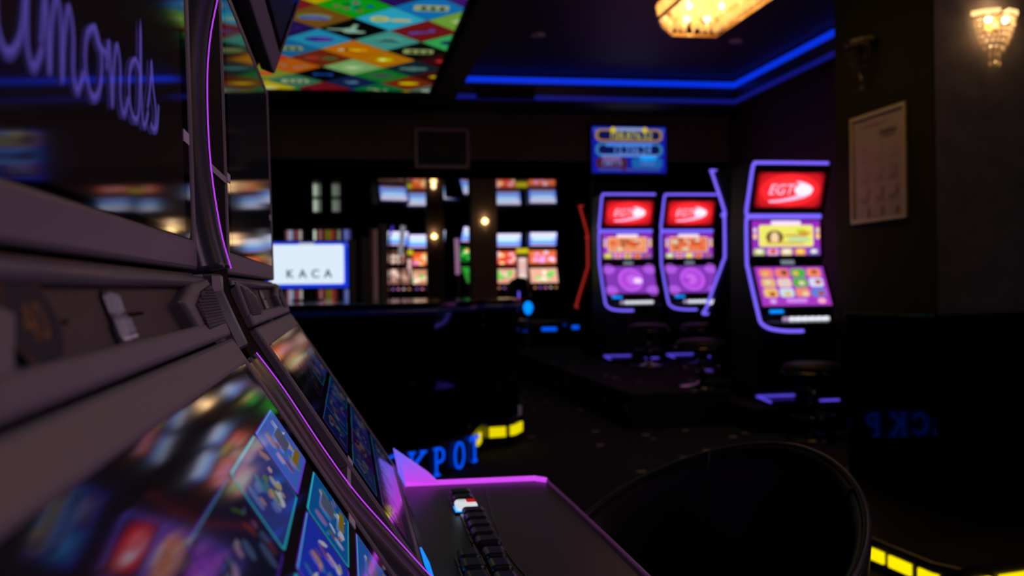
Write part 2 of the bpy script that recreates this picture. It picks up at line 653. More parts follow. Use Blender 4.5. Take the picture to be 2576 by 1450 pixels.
ART = {  # (i, j): background, kind, colour(s)
    (0, 0): ('#28a0bc', 'coins', '#c8b400'), (1, -1): ('#0a6cac', 'plate', '#90a070'), (-1, -1): ('#089208', 'dots', '#803848'),
    (-2, 0): ('#6b4810', 'grapes', '#3a4aa0'), (-1, 1): ('#020302', 'hand', '#86ac96'), (1, 1): ('#6a1216', 'bits', '#4048a0'),
    (-2, 2): ('#1e82a6', 'disc', '#2c1484'), (0, 2): ('#3c8c80', 'skull', '#041008'), (-1, 3): ('#b06400', 'lamp', '#d09c00'),
    (1, 3): ('#060a06', 'plate', '#8a9a5c'), (0, 4): ('#a86a00', 'spark', '#b4b400'), (-1, 5): ('#74a05e', 'flower', '#98b880'),
    (-2, 4): ('#64200c', 'eyes', '#a02414'), (-3, 5): ('#a85208', 'bits', '#8a6a60'), (-2, 6): ('#020203', 'bow', '#0c3c88'),
    (-1, 7): ('#0e1c42', 'bits', '#4c7890'), (0, 6): ('#0a6a20', 'leaf', '#46204a'), (1, 5): ('#0c2028', 'cloud', '#466e68'),
    (1, 7): ('#6a2408', 'egg', '#c0a400'), (-3, 7): ('#2c6848', 'plate', '#94a080'), (-2, 8): ('#620e18', 'bits', '#7a1020'),
    (0, 8): ('#046030', 'bits', '#90a070'), (2, 0): ('#6a9a34', 'flower', '#9cbc70'), (2, 2): ('#30a050', 'disc', '#0e2a50'),
    (0, -2): ('#240c50', 'cloud', '#6a84a4'), (2, -2): ('#3a1268', 'leaf', '#28580c'), (-2, -2): ('#b0a000', 'spark', '#d8d870'),
    (2, 4): ('#30080c', 'egg', '#a82818'), (2, 6): ('#3a0a08', 'egg', '#b09408'), (2, 8): ('#4c5c50', 'cloud', '#98a890'),
    (-3, 1): ('#1c0e48', 'bits', '#3c1c78'), (-3, 3): ('#0f5c88', 'plate', '#7c8a5c'),
    (-4, 4): ('#b8280c', 'disc', '#18a040'), (-4, 6): ('#708028', 'egg', '#c02810'), (-4, 2): ('#902018', 'disc', '#10a040'),
    (-4, 8): ('#b0a010', 'flower', '#c8c060'),
}
KINDS = ['coins', 'disc', 'bits', 'flower', 'egg', 'spark', 'cloud']
BGS = ['#a02818', '#289048', '#b0a020', '#2088a8', '#0c1830', '#a86410', '#701420', '#70983c', '#30186c']
rt = random.Random(3)


def motif(p, kind, c, s):
    if kind == 'coins':
        p.ell(-s * .28, 0, s * .24, s * .24, c).ell(-s * .28, 0, s * .15, s * .15, '#88a860').ell(s * .24, s * .05, s * .28, s * .11, c).ell(s * .24, s * .05, s * .18, s * .05, '#c09020')
    elif kind == 'plate':
        p.rrect(0, 0, s * .85, s * .5, s * .1, c)
        for k in range(3):
            p.poly([(s * (-.26 + k * .22), s * .16), (s * (-.08 + k * .22), s * .16), (s * (-.16 + k * .22), -s * .17), (s * (-.22 + k * .22), -s * .17)], '#2c3c20')
    elif kind == 'dots':
        p.poly([(-s * .1, s * .5), (s * .1, s * .5), (s * .16, -s * .5), (-s * .1, -s * .5)], '#089450')
        for i, (x, y) in enumerate(((-.42, .05), (-.2, .25), (-.18, -.12), (.06, .1), (.02, -.28), (.12, .38))):
            p.ell(x * s, y * s, s * .09, s * .09, ['#803848', '#803848', '#062c30', '#062c30', '#803848', '#704838'][i])
        p.ell(s * .36, -s * .04, s * .1, s * .1, '#083c8c')
    elif kind == 'grapes':
        p.ell(-s * .05, 0, s * .42, s * .28, '#70785c')
        for k in range(9):
            p.ell(s * (-.32 + .13 * (k % 5)), s * (.1 - .14 * (k // 5)), s * .1, s * .1, c)
        p.ell(-s * .35, -s * .2, s * .12, s * .06, '#40802c')
    elif kind == 'hand':
        p.ell(-s * .1, s * .1, s * .2, s * .24, c).poly([(-s * .2, s * .1), (-s * .7, s * .02), (-s * .68, -s * .06), (-s * .1, -s * .05)], c)
        p.poly([(0, -s * .05), (s * .12, -s * .5), (0, -s * .52), (-s * .12, -s * .1)], c).ell(s * .1, s * .2, s * .2, s * .1, c)
    elif kind == 'bits':
        for k in range(4):
            p.ell(s * rt.uniform(-.4, .4), s * rt.uniform(-.2, .2), s * rt.uniform(.07, .14), s * rt.uniform(.06, .13), c)
    elif kind == 'disc':
        p.ell(0, 0, s * .4, s * .26, c).ell(s * .12, s * .02, s * .2, s * .16, '#50107c' if c == '#2c1484' else c, 1.4)
    elif kind == 'skull':
        p.poly([(-s * .4, s * .12), (0, s * .02), (s * .4, s * .12), (s * .1, -s * .18), (-s * .1, -s * .18)], c)
        p.stroke([(-s * .3, -s * .1), (-s * .1, -s * .32), (s * .2, -s * .3), (s * .4, -s * .1)], s * .06, '#78aca0')
    elif kind == 'lamp':
        p.rrect(s * .1, 0, s * .6, s * .24, s * .1, c).ell(-s * .34, 0, s * .1, s * .1, '#b0b48c').ell(-s * .18, 0, s * .06, s * .12, '#2c1800')
        p.ell(s * .1, s * .02, s * .1, s * .06, '#e0c820').rect(s * .1, s * .26, s * .5, s * .06, '#6a2c00')
    elif kind == 'spark':
        p.ell(0, 0, s * .26, s * .24, c).ell(-s * .05, 0, s * .11, s * .11, '#d8e070', 1.2)
    elif kind == 'flower':
        for k in range(6):
            p.ell(s * .2 * math.cos(k * PI / 3), s * .2 * math.sin(k * PI / 3), s * .14, s * .1, c)
        p.ell(0, 0, s * .12, s * .12, '#b4d090')
    elif kind == 'eyes':
        p.ell(-s * .26, 0, s * .24, s * .2, '#5c4430').ell(-s * .24, 0, s * .18, s * .18, c).ell(s * .24, 0, s * .24, s * .2, '#60502c').ell(s * .28, 0, s * .15, s * .16, '#0c6020')
    elif kind == 'bow':
        p.poly([(-s * .3, s * .22), (-s * .3, -s * .22), (0, -s * .04), (0, s * .04)], c).poly([(s * .3, s * .22), (s * .3, -s * .22), (0, -s * .04), (0, s * .04)], c).ell(0, 0, s * .08, s * .1, c)
    elif kind == 'leaf':
        p.poly([(-s * .5, -s * .05), (-s * .1, s * .28), (s * .5, s * .1), (s * .1, -s * .28)], c).stroke([(-s * .4, 0), (0, s * .02), (s * .4, s * .06)], s * .05, '#188c28')
    elif kind == 'cloud':
        for (x, y, r_) in ((-.25, 0, .18), (0, .08, .22), (.25, -.02, .2), (0, -.12, .18)):
            p.ell(s * x, s * y, s * r_, s * r_, c)
    elif kind == 'egg':
        p.ell(0, 0, s * .34, s * .22, c).ell(-s * .05, 0, s * .2, s * .12, c, 1.3)


for i in range(-7, 3):
    for j in range(-8, 10):
        if (i + j) % 2:
            continue
        cx, cy = CXT + DX * i, CYT + DY * j
        dia = clip_poly([(cx - DX * .985, cy), (cx, cy - DY * .985), (cx + DX * .985, cy), (cx, cy + DY * .985)], PX0 + .02, PX1 - .02, PY0 + .02, PY1 - .02)
        if len(dia) < 3:
            continue
        bg, kind, c = ART.get((i, j), (rt.choice(BGS), rt.choice(KINDS), rt.choice(BGS)))
        p = Pic(1, 1)
        motif(p, kind, c, 0.27)
        body = p.items
        p2 = Pic(1, 1, gain=0.85)
        p2.poly(dia, bg)
        for pts, faces, col, lay in body:
            if max(len(f) for f in faces) == len(pts):
                # art is seen from below, its top towards the back wall
                q = clip_poly([(cx + a, cy + b) for a, b in pts], PX0 + .02, PX1 - .02, PY0 + .02, PY1 - .02)
                if len(q) < 3:
                    continue
                p2.items.append((q, [tuple(range(len(q)))], tuple(v * 0.85 for v in col), p2.lay))
            else:
                if cx + 0.2 > PX1 or cy + .2 > PY1:
                    continue
                p2.items.append(([(cx + a, cy + b) for a, b in pts], faces, tuple(v * 0.85 for v in col), p2.lay))
            p2.lay += 1
        p2.put('picture_tile', lambda x, y, h: (x, y, 0.024 - h), lb, PIC_LB, eps=0.0008)

# ================================================================== SLOT MACHINES
def unit(a, b):
    dx, dz = b[0] - a[0], b[1] - a[1]
    l = math.hypot(dx, dz)
    return (dx / l, dz / l), l


class Plane:
    """a tilted front plane of a cabinet: u across, t down the plane, h off it"""

    def __init__(self, a, b):
        self.o = a
        self.d, self.L = unit(a, b)
        self.n = (-self.d[1], self.d[0])

    def p(self, u, t, h=0.0):
        return (u, -(self.o[0] + self.d[0] * t + self.n[0] * h), self.o[1] + self.d[1] * t + self.n[1] * h)

    def slab(self, mb, poly, h0, h1):
        return mb.prism([self.p(u, t, h0) for u, t in poly], [self.p(u, t, h1) for u, t in poly])

    def frame(self, mb, outer, inner, h0, h1):
        return mb.ring([self.p(u, t, h0) for u, t in outer], [self.p(u, t, h0) for u, t in inner],
                       [self.p(u, t, h1) for u, t in outer], [self.p(u, t, h1) for u, t in inner])

    def art(self, uc, tc, h=0.0):
        return lambda x, y, e: self.p(uc + x, tc - y, h + e)


def rc(u0, u1, t0, t1):
    return [(u0, t0), (u1, t0), (u1, t1), (u0, t1)]


def smooth_path(pts, n=4):
    pts = [Vector(p) for p in pts]
    out = []
    m = len(pts)
    for i in range(m - 1):
        p0, p1, p2, p3 = pts[max(0, i - 1)], pts[i], pts[i + 1], pts[min(m - 1, i + 2)]
        for k in range(n):
            t = k / n
            out.append(0.5 * ((2 * p1) + (p2 - p0) * t + (2 * p0 - 5 * p1 + 4 * p2 - p3) * t * t + (3 * p1 - p0 - 3 * p2 + p3) * t ** 3))
    out.append(pts[-1])
    return out


# ---- artwork shown by the screens
def pic_red(w, h, g=1.0):
    p = Pic(w, h, '#200306', gain=g)
    p.rrect(0, 0, w * .97, h * .95, h * .12, '#8c0c16').rrect(0, 0, w * .9, h * .9, h * .2, '#d01822').ell(0, 0, w * .455, h * .46, '#f01e26', 1.0, 32).ell(0, 0, w * .42, h * .42, '#ff2830', 1.05, 32).ell(0, 0, w * .3, h * .30, '#ff343c', 1.05, 32)
    q = lambda x, y: ((x - 1005) / 1570 * w, -(y - 670) / 980 * h)
    p.poly([q(560, 950), q(800, 925), q(1050, 860), q(1200, 780), q(1350, 700), q(1470, 600), q(1530, 670), q(1490, 780), q(1350, 870), q(1100, 940), q(800, 990), q(560, 1000)], '#f0c8f4',
           faces=[(0, 1, 10, 11), (1, 2, 9, 10), (2, 3, 8, 9), (3, 4, 7, 8), (4, 5, 6, 7)])
    p.poly([q(1120, 430), q(1250, 440), q(1400, 500), q(1500, 600), q(1500, 720), q(1380, 640), q(1280, 560), q(1200, 510)], '#f4d4f8',
           faces=[(0, 1, 6, 7), (1, 2, 5, 6), (2, 3, 4, 5)])
    x, y = q(1320, 655)
    p.ell(x, y, w * .135, h * .15, '#fbe8ff', 1.15)
    x, y = q(810, 650)
    p.text('EGT', x - w * .012, y - h * .135, h * .40, '#ffc0e0', 1.2, shear=.25, sx=.95)
    return p


def tiles(p, x0, x1, y0, y1, nx, ny, cols, rnd, fill=.88):
    cw, ch = (x1 - x0) / nx, (y1 - y0) / ny
    for j in range(ny):
        for i in range(nx):
            c = cols[(j * nx + i) % len(cols)]
            cx, cy = x0 + (i + .5) * cw, y1 - (j + .5) * ch
            p.rrect(cx, cy, cw * fill, ch * fill, min(cw, ch) * .25, c)
            d = rnd.choice(['#fff0c0', '#c8501c', '#903c50', '#e8e8f0', '#ffd060', '#704020'])
            p.ell(cx + rnd.uniform(-.15, .15) * cw, cy + rnd.uniform(-.15, .1) * ch, cw * .2, ch * .22, d, .8)


def pic_menu(w, h, theme, seed, g=1.0):
    rnd = random.Random(seed)
    p = Pic(w, h, '#9a2cc0', gain=g)
    main = {'yellow': '#f2ee6c', 'orange': '#f0905c', 'red': '#ee7a50'}[theme]
    p.rrect(0, h * .43, w * .44, h * .13, h * .05, '#f2d8fa', 1.1)
    p.rrect(0, h * .06, w * .80, h * .62, h * .07, '#ffe8a0').rrect(0, h * .06, w * .77, h * .58, h * .06, main)
    if theme == 'yellow':
        p.ell(-w * .17, h * .02, w * .13, h * .2, '#7a5a30').ell(-w * .17, h * .0, w * .06, h * .17, '#f4d8a0').rect(w * .15, h * .07, w * .34, h * .05, '#c8901c')
        p.ell(w * .22, h * .2, w * .08, h * .05, '#c0d828').ell(w * .27, h * .14, w * .1, h * .035, '#e07a30').ell(w * .18, -h * .05, w * .17, h * .1, '#c8e0a0').rect(-w * .02, -h * .15, w * .56, h * .06, '#e0b450')
    else:
        for k in range(12):
            p.ell(rnd.uniform(-.32, .32) * w, rnd.uniform(-.12, .25) * h, w * rnd.uniform(.03, .08), h * rnd.uniform(.05, .12),
                  rnd.choice(['#e04828', '#f8b48c', '#ffd870', '#b4603c', '#c8e0c0', '#e86838']))
        p.rect(w * .14, h * .1, w * .24, h * .16, '#e0501c')
    for k, c in enumerate(['#a8c828', '#f0b0d8', '#e8dc78', '#f09858', '#5868b0']):
        p.rrect(w * (-.40 + .2 * k), -h * .40, w * .16, h * .19, h * .05, c).ell(w * (-.40 + .2 * k), -h * .39, w * .05, h * .06, rnd.choice(['#fff0f0', '#ffe060', '#d84828']))
    for sx in (-1, 1):
        p.rrect(w * .46 * sx, h * .16, w * .06, h * .3, h * .03, '#f08050' if sx > 0 else '#d850c8').ell(w * .46 * sx, h * .04, w * .025, h * .08, '#ffe080').ell(w * .46 * sx, h * .22, w * .022, h * .06, '#c0f0f0')
    return p


def pic_reels(w, h, g=1.0):
    p = Pic(w, h, '#a838c4', gain=g)
    cols = ['#f08078', '#f08070', '#48b43c', '#f49070', '#e8b078', '#f0c8b8', '#50b438', '#d8dcf8', '#f0c070', '#c8e0ec', '#f09070', '#5c84d8']
    tiles(p, -w * .46, w * .46, -h * .30, h * .47, 4, 3, cols, random.Random(5))
    p.ell(-w * .34, -h * .39, w * .05, h * .06, '#e0a0f0').rrect(0, -h * .38, w * .3, h * .09, h * .04, '#d890f0').ell(w * .36, -h * .39, w * .06, h * .07, '#ffb0c8')
    return p


def pic_orb(w, h, flip=1, g=1.0):
    p = Pic(w, h, '#8438b8', gain=g)
    for (x, y) in ((-.42, .4), (.42, .4), (-.42, -.4), (.42, -.4)):
        p.ell(w * x, h * y, w * .13, h * .18, '#b45ce8')
    p.ell(0, 0, w * .29, h * .48, '#6a2898').ell(0, 0, w * .26, h * .44, '#c45cf4').ell(0, 0, w * .2, h * .34, '#b048dc').ell(flip * w * .04, 0, w * .12, h * .2, '#c868f0')
    p.ell(flip * w * .14, -h * .04, w * .09, h * .11, '#ecccff' if flip > 0 else '#a040c8', 1.1)
    return p


def pic_blue(w, h, g=1.0):
    p = Pic(w, h, '#2050d0', gain=g)
    p.grad(0, 0, w * .96, h * .94, '#f4e4ec', '#2c70f8', 5, 1.2).rrect(0, h * .05, w * .76, h * .26, h * .08, '#b8dcff', 1.2).rect(0, -h * .2, w * .7, h * .12, '#68b0ff', 1.2).rect(0, -h * .42, w * .9, h * .08, '#e8b080')
    return p


def pic_mix(w, h, base, cols, seed, g=1.0):
    rnd = random.Random(seed)
    p = Pic(w, h, base, gain=g)
    for k in range(14):
        p.ell(rnd.uniform(-.4, .4) * w, rnd.uniform(-.36, .36) * h, w * rnd.uniform(.06, .14), h * rnd.uniform(.08, .18), rnd.choice(cols))
    return p


TEAL, PURP = '#1c8ca0', '#5c2cb8'


def pic_lobby(w, h, seed, g=1.0):
    """game lobby: rows of outlined cards on a near-black ground"""
    rnd = random.Random(seed)
    p = Pic(w, h, '#0c0709', gain=g)
    p.rect(0, -h * .30, w, h * .38, '#100a18').rect(0, -h * .45, w, h * .1, '#140c24')
    cw, ch = .122, .0445
    base = p.lay
    bodies = [['#1c2038', '#20203c', '#283070', '#3c5cb4'], ['#1c3088', '#2038a8', '#1a2ca0', '#0c4c8c'],
              ['#3848a0', '#502078', '#2c30a0', '#184c98'], ['#803060', '#5040a0', '#2c4cb0', '#204080']]
    for j in range(4):
        for i in range(4):
            cx = -w / 2 + (i + .5) * (w / 4)
            cy = h / 2 - (.036 + .0225 + j * .0535)
            if j == 0 and i < 1:
                continue
            p.lay = base
            b = bodies[j][i]
            k = 0.35 if (j == 0 and i < 2) else 1.0
            p.rrect(cx, cy, cw, ch, .004, PURP if (i + j) % 2 else TEAL, .9 * k)
            p.rect(cx, cy + ch * .46, cw * .94, .0016, '#28a8b8', k).rrect(cx, cy, cw - .003, ch - .003, .003, b, .75 * k)
            for q in range(16):
                c = rnd.choice(['#7088c8', '#c89070', '#b070b0', '#c0b078', '#8c4858', '#3c8ca0', '#e0b0c8', '#608840', '#d8d8e8', '#a84838'])
                fx, fy, fr_ = cx + rnd.uniform(-.38, .38) * cw, cy + rnd.uniform(-.3, .3) * ch, rnd.uniform(0, PI)
                if rnd.random() < .5:
                    a_, b_ = cw * rnd.uniform(.03, .12), ch * rnd.uniform(.04, .12)
                    p.poly([(fx + a_ * math.cos(t_) * math.cos(fr_) - b_ * math.sin(t_) * math.sin(fr_), fy + .5 * (a_ * math.cos(t_) * math.sin(fr_) + b_ * math.sin(t_) * math.cos(fr_))) for t_ in (0, .9, 2.2, 3.2, 4.3, 5.4)], c, .42 * k)
                else:
                    p.ell(fx, fy, cw * rnd.uniform(.015, .07), ch * rnd.uniform(.04, .16), c, .42 * k, n=9)
            if i == 3:
                p.rrect(cx + .01, cy + .004, .04, .014, .004, '#8890b8', .2 * k).rrect(cx + .02, cy - .012, .05, .006, .003, '#c0a030', .25 * k)
    return p


CURS = {  # cursive letters, x-height 1: strokes of points, then advance
    'D': ([[(.15, 1.7), (.2, .1), (.0, .0), (.3, -.05), (.9, .2), (1.1, .9), (.8, 1.5), (.3, 1.75), (-.1, 1.5)]], 1.45),
    'i': ([[(0, .1), (.25, .95), (.2, .2), (.35, .0), (.6, .25)], [(.3, 1.35), (.33, 1.42)]], .6),
    'a': ([[(.75, .8), (.5, 1.0), (.15, .75), (.08, .25), (.3, .0), (.62, .3), (.8, .95), (.75, .25), (.9, .0), (1.15, .3)]], 1.12),
    'm': ([[(0, .3), (.15, .9), (.2, .0), (.3, .6), (.48, 1.0), (.58, .7), (.56, .0), (.68, .6), (.85, 1.0), (.97, .7), (.93, .2), (1.05, .0), (1.3, .3)]], 1.28),
    'o': ([[(.5, 1.0), (.18, .8), (.08, .35), (.3, .0), (.62, .2), (.72, .7), (.5, 1.0), (.6, .8), (.95, .75)]], .92),
    'n': ([[(0, .5), (.15, .95), (.2, .0), (.32, .6), (.52, 1.0), (.64, .7), (.6, .2), (.75, .0), (1.0, .3)]], .98),
    'd': ([[(.75, .8), (.5, 1.0), (.15, .75), (.08, .25), (.3, .0), (.6, .25), (.85, 1.75), (.75, .25), (.9, .0), (1.15, .3)]], 1.1),
    's': ([[(.0, .3), (.25, .8), (.36, 1.2), (.42, .75), (.56, .35), (.40, .0), (.16, .06)], [(.40, .0), (.6, .1), (.74, .5)]], .8),
}


def cursive(p, txt, x, y, s, slope=0.0):
    for ch in txt:
        st, adv = CURS[ch]
        for pts in st:
            sm = smooth_path([(x + a * s * 1.42, y + b * s + (x + a * s) * slope, 0) for a, b in pts], 4)
            q = [(v.x, v.y) for v in sm]
            p.stroke(q, s * .15, '#32286a')
            p.stroke([(a, b + s * .03) for a, b in q], s * .075, '#483c8c')
        x += adv * s * 1.41
    return x


def pic_title(w, h, g=1.0):
    p = Pic(w, h, '#0b0606', gain=g)
    p.ell(w * .1, h * .32, w * .2, h * .2, '#140707').ell(-w * .2, h * .1, w * .25, h * .3, '#110707')
    p.poly([(w * .245, h * .5), (w * .285, h * .5), (w * .29, h * .33), (w * .255, h * .40)], '#5c2818').poly([(w * .235, h * .41), (w * .25, h * .42), (w * .295, h * .31), (w * .28, h * .33)], '#2e2460')
    p.poly([(w * .38, h * .5), (w * .46, h * .5), (w * .43, h * .33), (w * .41, h * .32)], '#2c1008')
    cursive(p, 'Diamonds', -.222, -.080, .033, .06)
    return p


def pic_streaks(w, h, seed, g=1.0):
    rnd = random.Random(seed)
    p = Pic(w, h, '#0c0a16', gain=g)
    for k in range(16):
        x, y = rnd.uniform(-.4, .4) * w, rnd.uniform(-.3, .3) * h
        p.stroke([(x, y), (x + rnd.uniform(-.04, .04), y - rnd.uniform(.03, .08))], rnd.uniform(.004, .012), rnd.choice(['#3c4078', '#606890', '#2c2860', '#8088a8', '#403860']), .8)
    return p


def hexa(sgn, pts):
    return [(sgn * u, t) for u, t in (pts if sgn > 0 else pts[::-1])]


UPP = Plane((.125, 1.672), (.004, 1.333))
MIDP = Plane((-.006, 1.305), (.0, 1.016))
STR = Plane((.004, 1.010), (.020, .966))


def machine(name, loc, rz, label, group, kind, pics, led=None, detail=2, scale=1.0, tube_side=-1):
    """kind near: no tubes, deck at .69; kind far: LED tubes, deck at .58. loc is the foot centre of the middle screen plane."""
    near = kind == 'near'
    LOW = Plane((.024, .966), (.182, .722)) if near else Plane((.024, .966), (.175, .672))
    t = thing(name, loc, rz, label, 'slot machine', group)
    if scale != 1.0:
        t.scale = (scale,) * 3
    # cabinet
    dz = .69 if near else .58
    prof = [(-.36, 0), (.13, 0), (.13, .05), (.16, .08), (.19, dz - .08), (.16, dz - .02), (.13, dz + .03), (.0, .955), (-.03, 1.0), (-.03, 1.31),
            (.09, 1.655), (.07, 1.69), (-.10, 1.70), (-.30, 1.67), (-.36, 1.2)]
    MB().prism([(-.285, -f, z) for f, z in prof], [(.285, -f, z) for f, z in prof]).build('cabinet', M_BODY, t, bevel=.004)
    FR = M_BEZEL if near else M_BODY
    for k, (P, pic, a, b) in enumerate(((UPP, pics[0], .03, .03), (MIDP, pics[1], .010, .022), (LOW, pics[2], .022 if near else .008, .010))):
        uw = .3 if near else .285
        P.frame(MB(), rc(-uw, uw, 0, P.L), rc(-.285 if near else -.268, .285 if near else .268, a, P.L - b), -.022, 0).build('screen_frame', FR, t, bevel=.0022 if near else 0)
        g = P.slab(MB(), rc(-.285 if near else -.268, .285 if near else .268, a, P.L - b), -.020, -.0009 if near else -.003).build('screen', M_GLASS, t)
        pic.put('picture', P.art(0, a + (P.L - a - b) / 2, -.0008 if near else -.0028), g, eps=.00005 if near else .0003)
        if near:
            for s in (-1, 1):
                cu = s * .270
                tt = .195 if P is MIDP else .16
                MB().prism([P.p(cu + du, tt + d, -.0010) for du, d in ((-.012, -.0042), (.012, -.0042), (.012, .0042), (-.012, .0042))],
                           [P.p(cu + du, tt + d, -.0003) for du, d in ((-.012, -.0042), (.012, -.0042), (.012, .0042), (-.012, .0042))]).build('clip', M_CLIP, t)
    if near:
        # ledge under the middle screen, badge panel, speakers
        STR.slab(MB(), rc(-.3, .3, -.006, .046), -.03, -.006).build('badge_panel', M_DARKPLATE, t)
        mb = MB().tube([(-.3, -.001, 1.0070), (.3, -.001, 1.0070)], .0045, n=10)
        mb.build('ledge', M_BEZEL, t, smooth=True)
        outer = [(-.3, .012), (-.3, .046), (.3, .046), (.3, .012)]
        # raised surround: bottom lip and the two slanted shoulders
        mb = MB()
        STR.slab(mb, [(-.3, .0335), (.3, .0335), (.3, .047), (-.3, .047)], -.02, .004)
        mb.build('ledge', M_BEZEL, t, bevel=.003, seg=3)
        for s in (1, -1):
            STR.slab(MB(), hexa(s, [(.150, .0165), (.215, .0055), (.3, .0005), (.3, .040), (.178, .040)]), -.012, .0030).build('speaker_shoulder', M_BEZEL, t, bevel=.0032, seg=3)
            g = STR.slab(MB(), hexa(s, [(.190, .0205), (.238, .011), (.292, .0065), (.296, .037), (.200, .0385)]), -.01, .0046).build('speaker', M_GRILLE, t, bevel=.0012)
            mb = MB()
            for k in range(13):
                tt = .011 + k * .0021
                u0 = .245 if tt < .014 else (.215 if tt < .019 else .196)
                mb.tube([STR.p(s * u0, tt, .0047), STR.p(s * .29, tt, .0047)], .0007, n=5)
            mb.build('rib', M_RAIL, g)
        for u in (-.09, .05):
            STR.slab(MB(), rc(u - .017, u + .017, .019, .0205), -.006, -.0052).build('slot', M_CHEEK, t)
    # deck
    if near:
        def rr(z, ins=0):
            pts = [(-.3 + ins, .185)]
            pts += [(-.3 + ins, .39)] + [(-.275 + ins + .025 * math.cos(a) * 1, .395 + .025 * math.sin(a) - ins) for a in (PI, PI * .75, PI * .5)]
            pts += [(.275 - ins + .025 * math.cos(a), .395 + .025 * math.sin(a) - ins) for a in (PI * .5, PI * .25, 0)] + [(.3 - ins, .185)]
            return [(u, -f, z) for u, f in pts]
        MB().prism(rr(dz - .05, .008), rr(dz)).build('button_deck', M_DECK, t, bevel=.003)
    else:
        MB().prism([(-.26, -.15, dz - .035), (.27, -.15, dz - .035), (.27, -.28, dz - .035), (.2, -.33, dz - .035), (-.2, -.31, dz - .035), (-.26, -.26, dz - .035)],
                   [(-.26, -.15, dz + .02), (.27, -.15, dz + .02), (.27, -.28, dz - .01), (.2, -.33, dz - .01), (-.2, -.31, dz - .01), (-.26, -.26, dz - .01)]).build('button_deck', M_BODY, t, bevel=.004)
    if not near and detail > 1:
        LOW.slab(MB(), rc(-.22, -.12, LOW.L + .022, LOW.L + .045), 0, .004).build('card_slot', mat('slot_cyan', (0, .1, .2), .4, emis=(0.0, .32, 1.3), strength=1.0), t)
        m_wb = mat('button_white_lit', (.5, .5, .5), .4, emis=(.80, .86, .95), strength=1.0)
        for k in range(7):
            MB().lathe([(0, dz + .028), (.018, dz + .026), (.022, dz + .018), (.022, dz)], c=(-.14 + k * .05, -.27), n=12).build('button', m_wb if k > 0 else MATS.get('button_violet_lit') or mat('button_violet_lit', (.3, .2, .4), .4, emis=(.35, .25, .45), strength=1.0), t, smooth=True)
        b = STR.slab(MB(), rc(-.05, .05, .006, .036), 0, .004).build('badge', mat('badge_pale', (.3, .34, .36), .3, emis=(.14, .2, .24), strength=1.0), t)
        # foot rest with its lit edge
        MB().box(-.29, .29, -.36, -.13, 0.0, .035).build('foot_rest', M_BODY, t, bevel=.004)
        m_fl = mat('led_violet_foot', (.1, .1, .2), .4, emis=(0.11, 0.07, .9), strength=.75)
        MB().tube([(-.30, -.37, .035), (-.30, -.14, .05), (-.02, -.14, .05)], .009, n=6).build('light_strip', m_fl, t)
        MB().tube([(.06, -.365, .035), (.20, -.365, .035)], .009, n=6).build('light_strip', m_fl, t)
    if scale < 1:
        for k, c_ in enumerate(('orange', 'violet', 'pink', 'pale', 'orange')):
            e_ = {'orange': (.75, .28, .10), 'violet': (.30, .14, .6), 'pink': (.9, .22, .5), 'pale': (.7, .6, .55)}[c_]
            MB().lathe([(0, dz + .026), (.018, dz + .022), (.022, dz)], c=(-.2 + k * .1, -.25), n=10).build('button', mat('button_lit_' + c_, (.4, .3, .3), .4, emis=e_, strength=1.0), t, smooth=True)
    if led is not None:
        r = .0115
        for s in ((-1, 1) if led == 'both' else (tube_side,)):
            A = [(.0, .128, 1.690), (-.26, .128, 1.690), (-.298, .122, 1.682), (-.308, .105, 1.655), (-.308, .04, 1.50), (-.308, -.018, 1.355), (-.295, -.012, 1.332), (-.26, .004, 1.327), (0, .004, 1.327)]
            B = [(.0, .004, 1.315), (-.27, .004, 1.315), (-.296, -.004, 1.308), (-.308, -.018, 1.29), (-.308, -.018, 1.0), (-.308, .004, .94), (-.308, .085, .78), (-.306, .170, .62), (-.300, .200, .565), (-.27, .265, .530), (-.21, .325, .516), (-.13, .352, .512), (-.05, .354, .512)]
            # the glowing tube wraps one flank, the top and the notch; drawn for the left flank, mirrored for the right
            A = [(.262, .128, 1.690)] + A[1:-1] + [(.262, .004, 1.327)]
            B = [(.262, .004, 1.315)] + B[1:]
            for L_ in (A, B):
                MB().tube(smooth_path([((u if s < 0 else -u) + (.012 if s < 0 else -.012) * (u < -.2), -f, z) for u, f, z in L_], 3), r, n=8).build('light_tube', led, t, smooth=True)
    return t


# ---- the two near machines (front faces +X)
XF = -.108
m1 = machine('slot_machine', (XF, .465, 0), R(90), 'nearest slot machine at the left edge, grey bezels, cursive Diamonds title on its dark screen', 'near slot machines in a row',
             'near', (pic_streaks(.51, .28, 4, .5), pic_title(.51, .25), pic_lobby(.51, .26, 11)))
m2 = machine('slot_machine', (XF, 1.265, 0), R(90), 'second grey slot machine along the near row, its black button deck edged in magenta light', 'near slot machines in a row',
             'near', (pic_streaks(.51, .28, 9, 1.6), Pic(.51, .25, '#060508'), pic_lobby(.51, .26, 23, .17)))

